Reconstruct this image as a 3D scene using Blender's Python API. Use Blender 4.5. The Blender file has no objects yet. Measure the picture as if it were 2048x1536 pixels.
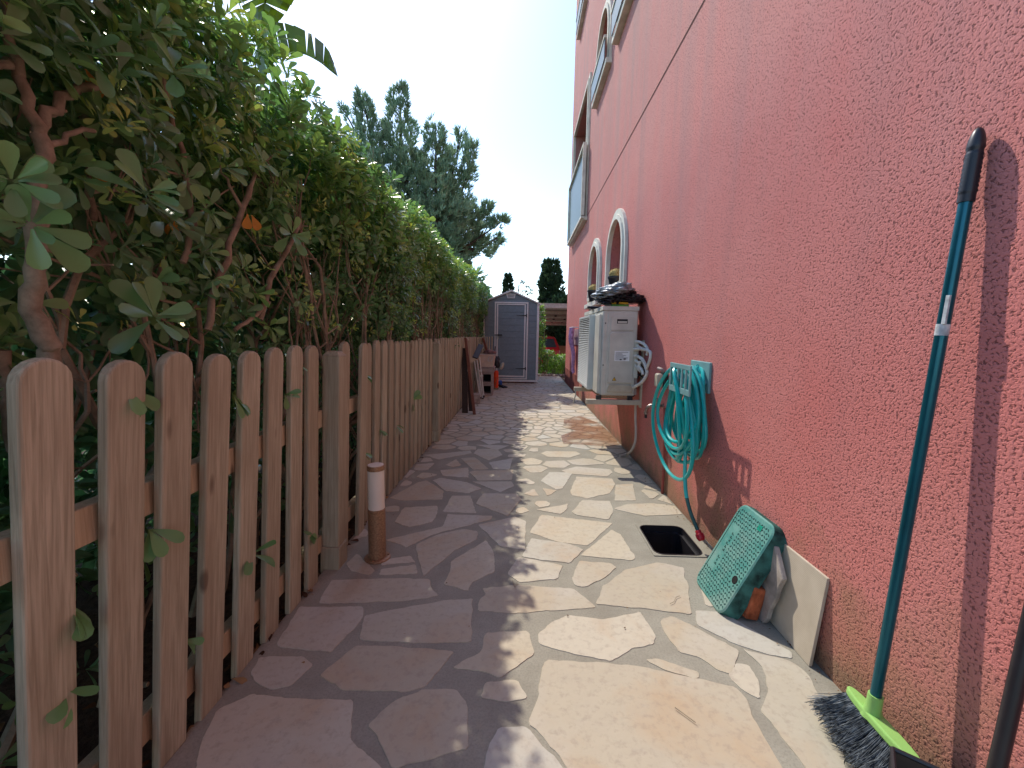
import bpy, bmesh, math, random
import numpy as np
from mathutils import Vector, Matrix, noise
from mathutils.geometry import tessellate_polygon
R = math.radians
rnd = random.Random(7)
rng = np.random.default_rng(11)
sc = bpy.context.scene
col = sc.collection

# ------------------------------------------------------------------ camera
CAMH = 1.03
CM = Matrix.Rotation(R(1.28), 3, 'Z') @ Matrix.Rotation(R(90 - 6.59), 3, 'X') @ Matrix.Rotation(R(1.0), 3, 'Z')
cd = bpy.data.cameras.new('camera'); cam = bpy.data.objects.new('camera', cd); col.objects.link(cam)
cam.matrix_world = Matrix.Translation((0, 0, CAMH)) @ CM.to_4x4()
cd.sensor_fit = 'HORIZONTAL'; cd.sensor_width = 36.0; cd.lens = 36.0 * 860.0 / 2048.0
cd.clip_start = 0.02; cd.clip_end = 500
sc.camera = cam

# ------------------------------------------------------------------ sky, sun, exposure
SUN_EL, SUN_AZ = 48.0, -26.5          # azimuth measured from +Y, clockwise positive (the sun stands ahead and to the left)
w = bpy.data.worlds.new('World'); sc.world = w; w.use_nodes = True
nt = w.node_tree; bg = nt.nodes['Background']
sky = nt.nodes.new('ShaderNodeTexSky'); sky.sky_type = 'NISHITA'; sky.sun_disc = False
sky.sun_elevation = R(SUN_EL); sky.sun_rotation = R(SUN_AZ); sky.air_density = 1.0; sky.dust_density = 0.5; sky.ozone_density = 0.7
hs = nt.nodes.new('ShaderNodeHueSaturation'); hs.inputs['Saturation'].default_value = 1.12
nt.links.new(sky.outputs[0], hs.inputs['Color']); nt.links.new(hs.outputs[0], bg.inputs[0])
bg.inputs[1].default_value = 0.15
sd = bpy.data.lights.new('sun', 'SUN'); sd.energy = 2.0; sd.angle = R(0.55); sd.color = (1.0, 0.93, 0.81)
sun = bpy.data.objects.new('sun', sd); col.objects.link(sun)
sv = Vector((math.sin(R(SUN_AZ)) * math.cos(R(SUN_EL)), math.cos(R(SUN_AZ)) * math.cos(R(SUN_EL)), math.sin(R(SUN_EL))))
sun.rotation_euler = sv.to_track_quat('Z', 'Y').to_euler()
sc.view_settings.view_transform = 'Standard'; sc.view_settings.look = 'None'
sc.view_settings.exposure = 1.1; sc.view_settings.gamma = 1.0
sc.cycles.max_bounces = 8; sc.cycles.diffuse_bounces = 5; sc.cycles.transparent_max_bounces = 8
sc.cycles.use_denoising = True

# ------------------------------------------------------------------ helpers
def at(px, py, **k):
    """point seen at pixel (px, py) of the 2048x1536 photograph, on the plane X=, Y= or Z= given"""
    d = CM @ Vector(((px - 1024) / 860, -(py - 768) / 860, -1)); o = Vector((0, 0, CAMH))
    (a, v), = k.items(); i = 'XYZ'.index(a)
    return o + d * ((v - o[i]) / d[i])

def S(h):
    h = h.lstrip('#'); c = [int(h[i:i + 2], 16) / 255 for i in (0, 2, 4)]
    return tuple(x / 12.92 if x < .04045 else ((x + .055) / 1.055) ** 2.4 for x in c) + (1,)

class N:
    """tiny node-tree writer"""
    def __init__(s, name):
        s.m = bpy.data.materials.new(name); s.m.use_nodes = True; s.t = s.m.node_tree; s.b = s.t.nodes['Principled BSDF']; s.out = s.t.nodes['Material Output']
    def n(s, typ, **k):
        x = s.t.nodes.new('ShaderNode' + typ)
        for a, v in k.items(): setattr(x, a, v)
        return x
    def l(s, a, b): s.t.links.new(a, b)
    def coord(s, kind='Object', scale=None, loc=None):
        c = s.n('TexCoord').outputs[kind]
        if scale is not None or loc is not None:
            mp = s.n('Mapping'); s.l(c, mp.inputs[0])
            if scale is not None: mp.inputs['Scale'].default_value = scale
            c = mp.outputs[0]
        return c
    def noise(s, vec, scale, detail=3, rough=.55, dist=0):
        x = s.n('TexNoise'); s.l(vec, x.inputs['Vector']); x.inputs['Scale'].default_value = scale
        x.inputs['Detail'].default_value = detail; x.inputs['Roughness'].default_value = rough; x.inputs['Distortion'].default_value = dist
        return x.outputs[0]
    def ramp(s, fac, stops, interp='LINEAR'):
        x = s.n('ValToRGB'); s.l(fac, x.inputs[0]); e = x.color_ramp; e.interpolation = interp
        while len(e.elements) < len(stops): e.elements.new(0.5)
        for el, (p, c) in zip(e.elements, stops):
            el.position = p; el.color = c if hasattr(c, '__len__') else (c, c, c, 1)
        return x.outputs[0]
    def mix(s, f, a, b, mode='MIX'):
        x = s.n('Mix', data_type='RGBA', blend_type=mode)
        for i, v in ((0, f), (6, a), (7, b)):
            if hasattr(v, 'links'): s.l(v, x.inputs[i])
            else: x.inputs[i].default_value = v
        return x.outputs[2]
    def math(s, op, a, b=None, clamp=False):
        x = s.n('Math', operation=op, use_clamp=clamp)
        for i, v in ((0, a), (1, b)):
            if v is None: continue
            if hasattr(v, 'links'): s.l(v, x.inputs[i])
            else: x.inputs[i].default_value = v
        return x.outputs[0]
    def bump(s, h, strength, dist, nrm=None):
        x = s.n('Bump'); s.l(h, x.inputs['Height']); x.inputs['Strength'].default_value = strength; x.inputs['Distance'].default_value = dist
        if nrm is not None: s.l(nrm, x.inputs['Normal'])
        s.l(x.outputs[0], s.b.inputs['Normal']); return x.outputs[0]
    def base(s, v, rough=None, spec=None, metal=None):
        if hasattr(v, 'links'): s.l(v, s.b.inputs['Base Color'])
        else: s.b.inputs['Base Color'].default_value = v
        if rough is not None:
            if hasattr(rough, 'links'): s.l(rough, s.b.inputs['Roughness'])
            else: s.b.inputs['Roughness'].default_value = rough
        if spec is not None: s.b.inputs['Specular IOR Level'].default_value = spec
        if metal is not None: s.b.inputs['Metallic'].default_value = metal
        return s

def simple(name, c, rough=.6, spec=.4, metal=0, var=.12, scale=14, bump=0):
    m = N(name); v = m.coord()
    n1 = m.noise(v, scale, 4); dk = tuple(x * (1 - var * 1.6) for x in c[:3]) + (1,); lt = tuple(min(1, x * (1 + var)) for x in c[:3]) + (1,)
    m.base(m.ramp(n1, [(.3, dk), (.7, lt)]), rough, spec, metal)
    if bump: m.bump(m.noise(v, scale * 6, 3), bump, .002)
    return m.m

# ---- mesh builder
class MB:
    def __init__(s): s.v = []; s.f = []; s.mi = []; s.cur = 0
    def add(s, vs, fs):
        o = len(s.v); s.v += [tuple(v) for v in vs]; s.f += [tuple(i + o for i in f) for f in fs]; s.mi += [s.cur] * len(fs)
    def box(s, x0, x1, y0, y1, z0, z1, M=None):
        vs = [Vector((x, y, z)) for z in (z0, z1) for y in (y0, y1) for x in (x0, x1)]
        if M is not None: vs = [M @ v for v in vs]
        s.add(vs, [(0, 2, 3, 1), (4, 5, 7, 6), (0, 1, 5, 4), (2, 6, 7, 3), (0, 4, 6, 2), (1, 3, 7, 5)])
    def bar(s, a, b, wx, wy, up=(0, 0, 1)):
        a = Vector(a); b = Vector(b); d = (b - a); L = d.length; d.normalize()
        u = Vector(up); x = u.cross(d)
        if x.length < 1e-4: x = Vector((1, 0, 0))
        x.normalize(); y = d.cross(x)
        M = Matrix((x, y, d)).transposed().to_4x4(); M.translation = a
        s.box(-wx / 2, wx / 2, -wy / 2, wy / 2, 0, L, M)
    def tube(s, pts, rad, seg=8, cap=True):
        pts = [Vector(p) for p in pts]; n = len(pts)
        if not hasattr(rad, '__len__'): rad = [rad] * n
        vs = []; fs = []; prev = None
        for i, p in enumerate(pts):
            t = (pts[min(i + 1, n - 1)] - pts[max(i - 1, 0)]).normalized()
            if prev is None:
                x = t.orthogonal().normalized()
            else:
                x = prev - t * prev.dot(t)
                x = x.normalized() if x.length > 1e-6 else t.orthogonal().normalized()
            prev = x; y = t.cross(x)
            for k in range(seg):
                a = 2 * math.pi * k / seg; vs.append(p + (x * math.cos(a) + y * math.sin(a)) * rad[i])
        for i in range(n - 1):
            for k in range(seg):
                k2 = (k + 1) % seg; fs.append((i * seg + k, i * seg + k2, (i + 1) * seg + k2, (i + 1) * seg + k))
        if cap: fs.append(tuple(reversed(range(seg)))); fs.append(tuple((n - 1) * seg + k for k in range(seg)))
        s.add(vs, fs)
    def lathe(s, prof, c, seg=24, M=None):
        """prof: (radius, z) list, bottom to top, round the vertical through c"""
        c = Vector(c); vs = []; fs = []
        for r, z in prof:
            for k in range(seg):
                a = 2 * math.pi * k / seg; v = Vector((r * math.cos(a), r * math.sin(a), z))
                vs.append(c + (M @ v if M is not None else v))
        for i in range(len(prof) - 1):
            for k in range(seg):
                k2 = (k + 1) % seg; fs.append((i * seg + k, i * seg + k2, (i + 1) * seg + k2, (i + 1) * seg + k))
        fs.append(tuple(reversed(range(seg)))); fs.append(tuple((len(prof) - 1) * seg + k for k in range(seg)))
        s.add(vs, fs)
    def prism(s, poly, d, M=None):
        """poly: 3-D points of a flat outline, swept by vector d"""
        d = Vector(d); a = [Vector(p) for p in poly]; b = [p + d for p in a]; n = len(a)
        vs = a + b
        if M is not None: vs = [M @ v for v in vs]
        s.add(vs, [tuple(range(n)), tuple(reversed(range(n, 2 * n)))] + [((i + 1) % n, i, i + n, (i + 1) % n + n) for i in range(n)])
    def build(s, name, mat, parent=None, smooth=False, bevel=0, origin=None, segs=2):
        me = bpy.data.meshes.new(name); vs = s.v
        if origin is not None:
            o = Vector(origin); vs = [tuple(Vector(v) - o) for v in vs]
        me.from_pydata(vs, [], s.f)
        for m in (mat if isinstance(mat, (list, tuple)) else [mat]): me.materials.append(m)
        if any(s.mi): me.polygons.foreach_set('material_index', s.mi)
        me.validate(); bm = bmesh.new(); bm.from_mesh(me); bmesh.ops.recalc_face_normals(bm, faces=bm.faces); bm.to_mesh(me); bm.free()
        if smooth: me.polygons.foreach_set('use_smooth', [True] * len(me.polygons)); me.update()
        ob = bpy.data.objects.new(name, me); col.objects.link(ob)
        if origin is not None: ob.location = origin
        if parent is not None: ob.parent = parent
        if smooth:
            md = ob.modifiers.new('es', 'EDGE_SPLIT'); md.split_angle = R(42)
        if bevel:
            md = ob.modifiers.new('bevel', 'BEVEL'); md.width = bevel; md.segments = segs; md.limit_method = 'ANGLE'; md.angle_limit = R(40)
        return ob

def tag(o, label=None, cat=None, group=None, kind=None):
    if label: o['label'] = label
    if cat: o['category'] = cat
    if group: o['group'] = group
    if kind: o['kind'] = kind
    return o
def thing(name, label, cat, group=None, loc=(0, 0, 0)):
    o = bpy.data.objects.new(name, None); o.empty_display_size = .1; col.objects.link(o); o.location = loc
    return tag(o, label, cat, group)
def child(o, p):
    """parent without moving (the parent is an unrotated Empty)"""
    o.parent = p; o.location = Vector(o.location) - Vector(p.location); return o
def npmesh(name, V, F, mat, parent=None, attr=None, smooth=False):
    """quads or triangles from numpy arrays"""
    me = bpy.data.meshes.new(name); k = F.shape[1]
    me.vertices.add(len(V)); me.vertices.foreach_set('co', np.ascontiguousarray(V, np.float32).ravel())
    me.loops.add(F.size); me.loops.foreach_set('vertex_index', np.ascontiguousarray(F, np.int32).ravel())
    me.polygons.add(len(F)); me.polygons.foreach_set('loop_start', np.arange(0, F.size, k, dtype=np.int32))
    me.polygons.foreach_set('loop_total', np.full(len(F), k, np.int32))
    if smooth: me.polygons.foreach_set('use_smooth', np.ones(len(F), bool))
    if attr is not None:
        a = me.attributes.new('tint', 'FLOAT', 'POINT'); a.data.foreach_set('value', np.ascontiguousarray(attr, np.float32))
    me.update(calc_edges=True); me.materials.append(mat)
    o = bpy.data.objects.new(name, me); col.objects.link(o)
    if parent is not None: o.parent = parent
    return o

# ------------------------------------------------------------------ materials
def mat_stucco():
    m = N('red stucco'); v = m.coord()
    big = m.noise(v, 1.3, 4, .6)
    mp = m.n('Mapping'); m.l(v, mp.inputs[0]); mp.inputs['Scale'].default_value = (1, 3.2, .22)
    streak = m.noise(mp.outputs[0], 1.5, 3.5, .55)
    sx = m.n('SeparateXYZ'); m.l(v, sx.inputs[0]); z = sx.outputs[2]; y = sx.outputs[1]
    # the paint is faded and dusty higher up, stained by splashes and soil near the ground
    c = m.mix(m.ramp(big, [(.3, 0), (.75, 1)]), (.61, .172, .15, 1), (.66, .245, .215, 1))
    zf = m.math('MULTIPLY_ADD', z, .36); zf.node.inputs[2].default_value = -.28
    fade = m.math('MULTIPLY', m.math('MINIMUM', m.math('MAXIMUM', zf, 0), 1), m.ramp(streak, [(.25, .25), (.7, 1)]))
    c = m.mix(fade, c, (.49, .262, .23, 1))
    c = m.mix(m.math('MULTIPLY', m.ramp(streak, [(.50, 0), (.70, 1)]), m.math('MINIMUM', m.math('MULTIPLY', z, .14), .22)), c, (.30, .16, .165, 1))
    ns = m.noise(v, 4.5, 5, .65)
    low = m.math('SUBTRACT', m.math('ADD', m.math('MULTIPLY', m.math('SUBTRACT', .36, z), 2.0), m.math('MULTIPLY', ns, 1.9)), .86, True)
    c = m.mix(m.math('MULTIPLY', low, .9), c, (.29, .19, .10, 1))
    low2 = m.math('SUBTRACT', m.math('ADD', m.math('MULTIPLY', m.math('SUBTRACT', .10, z), 6.0), m.math('MULTIPLY', m.noise(v, 9, 4), 1.7)), .85, True)
    c = m.mix(m.math('MULTIPLY', low2, .7), c, (.19, .15, .11, 1))
    mp2 = m.n('Mapping'); m.l(v, mp2.inputs[0]); mp2.inputs['Scale'].default_value = (1, 1, 1.15)
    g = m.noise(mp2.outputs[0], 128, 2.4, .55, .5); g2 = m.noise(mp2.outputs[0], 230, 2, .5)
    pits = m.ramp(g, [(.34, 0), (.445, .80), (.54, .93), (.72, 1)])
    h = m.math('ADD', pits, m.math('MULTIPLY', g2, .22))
    c = m.mix(m.ramp(g, [(.36, .75), (.43, 0)]), c, (.17, .06, .055, 1))  # shade inside the pits painted into the colour
    m.base(c, .88, .2); m.bump(h, .8, .0045, m.bump(big, .3, .01)); return m.m

def mat_stone():
    m = N('flagstone'); v = m.coord(); isl = m.n('NewGeometry').outputs['Random Per Island']
    c = m.ramp(isl, [(0, (.42, .365, .27, 1)), (.2, (.51, .45, .335, 1)), (.4, (.44, .38, .28, 1)), (.55, (.53, .475, .37, 1)), (.7, (.46, .41, .31, 1)), (.85, (.47, .455, .39, 1)), (1, (.49, .41, .28, 1))])
    n1 = m.noise(v, 3.0, 5, .6, .6); n2 = m.noise(v, 1.7, 4, .6)
    c = m.mix(m.math('MULTIPLY', m.ramp(n1, [(.50, 0), (.70, 1)]), .55), c, (.46, .31, .18, 1))
    c = m.mix(m.math('MULTIPLY', m.ramp(n2, [(.50, 0), (.68, 1)]), .45), c, (.53, .51, .47, 1))
    n3 = m.noise(v, 40, 4, .7); c = m.mix(m.ramp(n3, [(.30, .45), (.50, 0)]), c, (.30, .24, .19, 1))
    n5 = m.noise(v, 9, 5, .7); c = m.mix(m.math('MULTIPLY', m.ramp(n5, [(.35, 1), (.5, 0)]), .15), c, (.36, .31, .26, 1))
    sx = m.n('SeparateXYZ'); m.l(v, sx.inputs[0])
    m.base(c, m.ramp(n1, [(.3, .62), (.7, .8)]), .3)
    m.bump(n3, .35, .002, m.bump(m.noise(v, 8, 4, .65), .5, .006)); return m.m

def mat_mortar():
    m = N('mortar'); v = m.coord(); n1 = m.noise(v, 5, 5, .65); n3 = m.noise(v, 150, 3, .7)
    c = m.ramp(n1, [(.3, (.265, .245, .195, 1)), (.7, (.355, .335, .27, 1))])
    c = m.mix(m.ramp(n3, [(.35, .35), (.55, 0)]), c, (.16, .14, .12, 1))
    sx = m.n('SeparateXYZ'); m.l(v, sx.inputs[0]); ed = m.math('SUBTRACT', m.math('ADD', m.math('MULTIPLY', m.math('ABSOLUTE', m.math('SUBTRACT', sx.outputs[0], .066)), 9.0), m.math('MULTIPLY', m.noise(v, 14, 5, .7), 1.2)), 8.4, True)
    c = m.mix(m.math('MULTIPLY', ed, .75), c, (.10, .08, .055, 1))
    m.base(c, .9, .2); m.bump(n3, .5, .0015); return m.m

def mat_soil():
    m = N('soil'); v = m.coord(); n1 = m.noise(v, 6, 6, .7); n2 = m.noise(v, 60, 4, .7)
    c = m.ramp(n1, [(.3, (.045, .03, .022, 1)), (.7, (.13, .085, .06, 1))]); c = m.mix(m.ramp(n2, [(.4, .6), (.6, 0)]), c, (.03, .02, .015, 1))
    m.base(c, .95, .1); m.bump(n2, .8, .01); return m.m

def mat_wood(name, a, b, dark, grain=1.0):
    m = N(name); oi = m.n('ObjectInfo').outputs['Random']; v = m.n('TexCoord').outputs['Object']
    add = m.n('VectorMath', operation='ADD'); cmb = m.n('CombineXYZ'); m.l(m.math('MULTIPLY', oi, 37.0), cmb.inputs[0]); m.l(m.math('MULTIPLY', oi, 11.0), cmb.inputs[2])
    m.l(v, add.inputs[0]); m.l(cmb.outputs[0], add.inputs[1])
    def sc_(s): 
        mp = m.n('Mapping'); m.l(add.outputs[0], mp.inputs[0]); mp.inputs['Scale'].default_value = s; return mp.outputs[0]
    g = m.noise(sc_((55, 55, 2.2)), 2.6 * grain, 4, .6, .5); g2 = m.noise(sc_((6, 6, 1.2)), 2.0, 4, .6)
    c = m.mix(m.ramp(g, [(.34, 0), (.62, 1)]), tuple(q * .82 for q in a[:3]) + (1,), b)
    c = m.mix(m.math('MULTIPLY', m.ramp(g2, [(.35, 0), (.7, 1)]), .6), c, dark)
    kn = m.n('TexVoronoi', feature='DISTANCE_TO_EDGE'); 
    kv = m.n('TexVoronoi'); m.l(sc_((9, 9, 3.0)), kv.inputs['Vector']); kv.inputs['Scale'].default_value = 1.1
    c = m.mix(m.ramp(kv.outputs['Distance'], [(.07, .85), (.13, 0)]), c, (.06, .03, .018, 1))
    c = m.mix(m.math('MULTIPLY', oi, .65), c, dark)
    m.base(c, .75, .25); m.bump(g, .6, .0025); return m.m

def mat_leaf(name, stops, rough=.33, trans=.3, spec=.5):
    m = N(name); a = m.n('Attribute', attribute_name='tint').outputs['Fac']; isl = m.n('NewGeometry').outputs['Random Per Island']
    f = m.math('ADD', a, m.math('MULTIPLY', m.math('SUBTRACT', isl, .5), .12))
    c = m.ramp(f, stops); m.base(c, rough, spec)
    tr = m.n('BsdfTranslucent'); hs = m.n('HueSaturation'); m.l(c, hs.inputs['Color']); hs.inputs['Saturation'].default_value = 1.1; hs.inputs['Value'].default_value = 1.8; m.l(hs.outputs[0], tr.inputs[0])
    mx = m.n('MixShader'); mx.inputs[0].default_value = trans; m.l(m.b.outputs[0], mx.inputs[1]); m.l(tr.outputs[0], mx.inputs[2]); m.l(mx.outputs[0], m.out.inputs[0])
    return m.m

M = {}
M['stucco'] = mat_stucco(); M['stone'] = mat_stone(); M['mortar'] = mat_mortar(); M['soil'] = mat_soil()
M['wood'] = mat_wood('picket wood', (.41, .385, .275, 1), (.58, .54, .40, 1), (.28, .225, .15, 1))
M['rail'] = mat_wood('rail wood', (.56, .49, .33, 1), (.70, .64, .46, 1), (.42, .34, .22, 1))
M['darkwood'] = mat_wood('dark wood', (.05, .035, .028, 1), (.085, .06, .048, 1), (.035, .025, .02, 1))
M['redwood'] = mat_wood('reddish wood', (.22, .085, .055, 1), (.30, .13, .08, 1), (.13, .05, .035, 1))
M['leaf'] = mat_leaf('hedge leaf', [(0, (.07, .15, .075, 1)), (.35, (.13, .27, .11, 1)), (.6, (.21, .38, .11, 1)), (.8, (.36, .50, .13, 1)), (.93, (.36, .40, .07, 1)), (.97, (.50, .22, .03, 1))], .30, .25, .55)
M['conifer'] = mat_leaf('blue green conifer', [(0, (.14, .24, .15, 1)), (.5, (.27, .40, .25, 1)), (.85, (.42, .52, .32, 1)), (1, (.12, .08, .05, 1))], .7, .18, .2)
M['cypress'] = mat_leaf('dark cypress', [(0, (.016, .035, .018, 1)), (.6, (.04, .075, .03, 1)), (1, (.08, .12, .05, 1))], .7, .15, .2)
M['bush'] = mat_leaf('bright bush leaf', [(0, (.05, .11, .02, 1)), (.6, (.14, .27, .04, 1)), (1, (.30, .42, .07, 1))], .45, .35)
M['banana'] = mat_leaf('banana leaf', [(0, (.16, .22, .05, 1)), (1, (.30, .34, .08, 1))], .4, .6)
def mat_bark(name, a, b):
    m = N(name); v = m.coord(); m.base(m.ramp(m.noise(v, 16, 5, .7), [(.3, a), (.7, b)]), .85, .2); m.bump(m.noise(v, 70, 3), .5, .003); return m.m
M['bark'] = mat_bark('bark', (.13, .105, .07, 1), (.37, .30, .215, 1)); M['treebark'] = mat_bark('tree bark', (.05, .04, .032, 1), (.12, .09, .07, 1))
M['cut'] = simple('cut wood', (.62, .47, .30, 1), .8)
M['cream'] = simple('cream plaster', (.70, .65, .55, 1), .8, .2, var=.12, scale=9, bump=.3)
M['white'] = simple('white plastic', (.74, .72, .69, 1), .45, .4, var=.06)
M['acbody'] = simple('ac metal paint', (.60, .57, .49, 1), .5, .4, var=.11, scale=7)
M['acgrille'] = simple('ac grille', (.62, .62, .58, 1), .45, .4, var=.05)
M['dark'] = simple('dark recess', (.015, .014, .014, 1), .8, .2)
M['black'] = simple('black plastic', (.018, .016, .020, 1), .38, .5, var=.2)
M['grey'] = simple('grey shed resin', (.20, .25, .27, 1), .55, .35, var=.08, scale=25, bump=.25)
M['slate'] = M['grey']
M['shedtrim'] = simple('off white resin', (.78, .75, .70, 1), .6, .3, var=.06)
M['hose'] = simple('teal hose', (.006, .40, .38, 1), .3, .5, var=.08)
M['hosedark'] = simple('dark green hose end', (.012, .085, .075, 1), .4, .5)
M['holder'] = simple('pale teal plastic', (.19, .36, .36, 1), .5, .4, var=.1)
M['red'] = simple('red plastic', (.50, .012, .03, 1), .4, .5)
def mat_lid():
    m = N('dusty green plastic'); v = m.coord(); n1 = m.noise(v, 14, 5, .7); n2 = m.noise(v, 5, 4, .6)
    c = m.mix(m.ramp(n1, [(.32, 0), (.6, 1)]), (.04, .22, .19, 1), (.14, .32, .27, 1)); c = m.mix(m.ramp(n2, [(.5, 0), (.75, .55)]), c, (.33, .36, .31, 1))
    m.base(c, .65, .3); return m.m
M['lid'] = mat_lid(); M['lidside'] = simple('muddy green plastic', (.035, .12, .10, 1), .75, .25, var=.5, scale=22)
M['brick'] = simple('orange brick', (.42, .115, .05, 1), .9, .15, var=.3, scale=30, bump=.6)
M['slab'] = simple('broken grey slab', (.36, .31, .27, 1), .9, .15, var=.25, scale=18, bump=.6)
def mat_tile():
    m = N('ribbed beige tile'); v = m.coord(); wv = m.n('TexWave', wave_type='BANDS', bands_direction='Z'); m.l(v, wv.inputs[0]); wv.inputs['Scale'].default_value = 55; wv.inputs['Distortion'].default_value = .6
    n = m.noise(v, 12, 4); m.base(m.ramp(n, [(.3, (.46, .385, .29, 1)), (.7, (.56, .48, .375, 1))]), .75, .3); m.bump(wv.outputs['Fac'], .35, .0012); return m.m
M['tile'] = mat_tile()
M['pipewhite'] = simple('pipe insulation', (.72, .69, .63, 1), .75, .3, var=.15, scale=40)
M['drain'] = simple('beige drain pipe', (.52, .44, .37, 1), .6, .3)
M['beige'] = simple('aged beige plastic', (.50, .44, .33, 1), .55, .4)
M['chrome'] = simple('tap metal', (.42, .34, .30, 1), .3, .5, .85, var=.4, scale=40)
M['rust'] = simple('bronzed metal', (.36, .21, .12, 1), .5, .5, .5, var=.22, scale=130)
M['diffuser'] = simple('frosted lamp diffuser', (.74, .66, .56, 1), .35, .5, var=.03)
M['handle'] = simple('petrol blue metallic pole', (.010, .12, .16, 1), .28, .5, .55, var=.1)
M['lime'] = simple('lime green plastic', (.30, .56, .15, 1), .42, .4, var=.05)
M['bristle'] = simple('grey bristle', (.13, .15, .17, 1), .55, .4, var=.5, scale=60)
M['paper'] = simple('white sticker paper', (.85, .85, .84, 1), .5, .3, var=.03)
M['label'] = simple('paper label', (.50, .52, .52, 1), .6, .3, var=.25, scale=50)
M['glass'] = simple('window glass', (.05, .055, .06, 1), .08, .7, var=.1)
M['guard'] = simple('frosted guard glass', (.17, .22, .23, 1), .45, .35, var=.05)
M['purple'] = simple('purple cloth', (.58, .34, .56, 1), .8, .2, var=.3, scale=30)
M['yellow'] = simple('yellow plastic', (.75, .42, .015, 1), .45, .4)
M['greenp'] = simple('green plastic', (.10, .32, .05, 1), .5, .4)
M['orange'] = simple('orange plastic', (.85, .07, .015, 1), .45, .4, var=.12)
M['blue'] = simple('blue plastic', (.03, .10, .38, 1), .5, .4)
M['bagblack'] = simple('black plastic bag', (.022, .016, .024, 1), .32, .5, var=.3)
M['baggrey'] = simple('grey plastic sheet', (.33, .37, .40, 1), .35, .5, var=.3)
M['carred'] = simple('red car paint', (.50, .02, .02, 1), .25, .6, var=.05)
M['tyre'] = simple('tyre rubber', (.02, .02, .02, 1), .85, .2)
M['lamp'] = simple('car lamp', (.45, .03, .02, 1), .2, .6)
M['carport'] = simple('carport slab', (.46, .42, .38, 1), .85, .2, var=.15)
M['ochre'] = simple('ochre wall', (.42, .19, .10, 1), .9, .2)
M['box'] = simple('light beige plastic', (.58, .44, .35, 1), .6, .3, var=.1)
M['crate'] = simple('grey brown plastic', (.34, .27, .24, 1), .6, .3, var=.12)
M['cactus'] = simple('straw cactus', (.48, .36, .14, 1), .9, .1, var=.4, scale=80)
M['cable'] = simple('black cable', (.01, .01, .01, 1), .5, .3)
M['litter'] = mat_leaf('leaf litter', [(0, (.05, .025, .015, 1)), (.5, (.16, .08, .04, 1)), (1, (.30, .19, .09, 1))], .8, .05, .1)

XW, XF = .962, -.83          # wall plane, fence face plane

# ------------------------------------------------------------------ ground, path
HX0, HX1, HY0, HY1 = .645, .893, 1.945, 2.275      # the opening of the inspection pit
def sheet_with_hole(name, xs, ys, zf, mat):
    xs = sorted(set(xs) | {HX0, HX1}); ys = sorted(set(ys) | {HY0, HY1}); b = MB()
    b.v = [(x, y, zf(x, y)) for y in ys for x in xs]; nx = len(xs)
    for j in range(len(ys) - 1):
        for i in range(nx - 1):
            if abs(xs[i] - HX0) < 1e-6 and abs(ys[j] - HY0) < 1e-6: continue
            k = j * nx + i; b.f.append((k, k + 1, k + nx + 1, k + nx))
    b.mi = [0] * len(b.f)
    return b.build(name, mat)
def gz(x, y): return -.02 - .42 * min(1, max(0, (y - 11.6) / 2.2))
tag(sheet_with_hole('ground', [-260, -60, -20, -8, -4, -2, -1, 0, 1, 3, 8, 20, 60, 260], [-60, -10, -3, 0, 4, 8, 10, 11.6, 12.1, 12.6, 13.1, 13.8, 15, 18, 25, 60, 300], gz, M['soil']), kind='structure')

def area_(p): return abs(sum(p[i - 1][0] * p[i][1] - p[i][0] * p[i - 1][1] for i in range(len(p)))) / 2
def seg_intersect_clip(poly, p, n):
    """keep the side of the line through p where (q-p).n <= 0"""
    out = []; m = len(poly)
    for i in range(m):
        a, b = poly[i], poly[(i + 1) % m]; da = (a[0] - p[0]) * n[0] + (a[1] - p[1]) * n[1]; db = (b[0] - p[0]) * n[0] + (b[1] - p[1]) * n[1]
        if da <= 0: out.append(a)
        if (da < 0) != (db < 0) and abs(da - db) > 1e-12:
            t = da / (da - db); out.append((a[0] + (b[0] - a[0]) * t, a[1] + (b[1] - a[1]) * t))
    return out
def inside(p, poly):
    c = False; n = len(poly)
    for i in range(n):
        a, b = poly[i], poly[i - 1]
        if (a[1] > p[1]) != (b[1] > p[1]) and p[0] < (b[0] - a[0]) * (p[1] - a[1]) / (b[1] - a[1]) + a[0]: c = not c
    return c
def pxA(l): return [(300 + x / 2.56, 1050 + y / 2.56) for x, y in l]
def pxB(l): return [(1000 + x / 2.4157, 900 + y / 2.4157) for x, y in l]
def pxC(l): return [(700 + x / 2.9257, 760 + y / 2.9257) for x, y in l]
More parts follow.
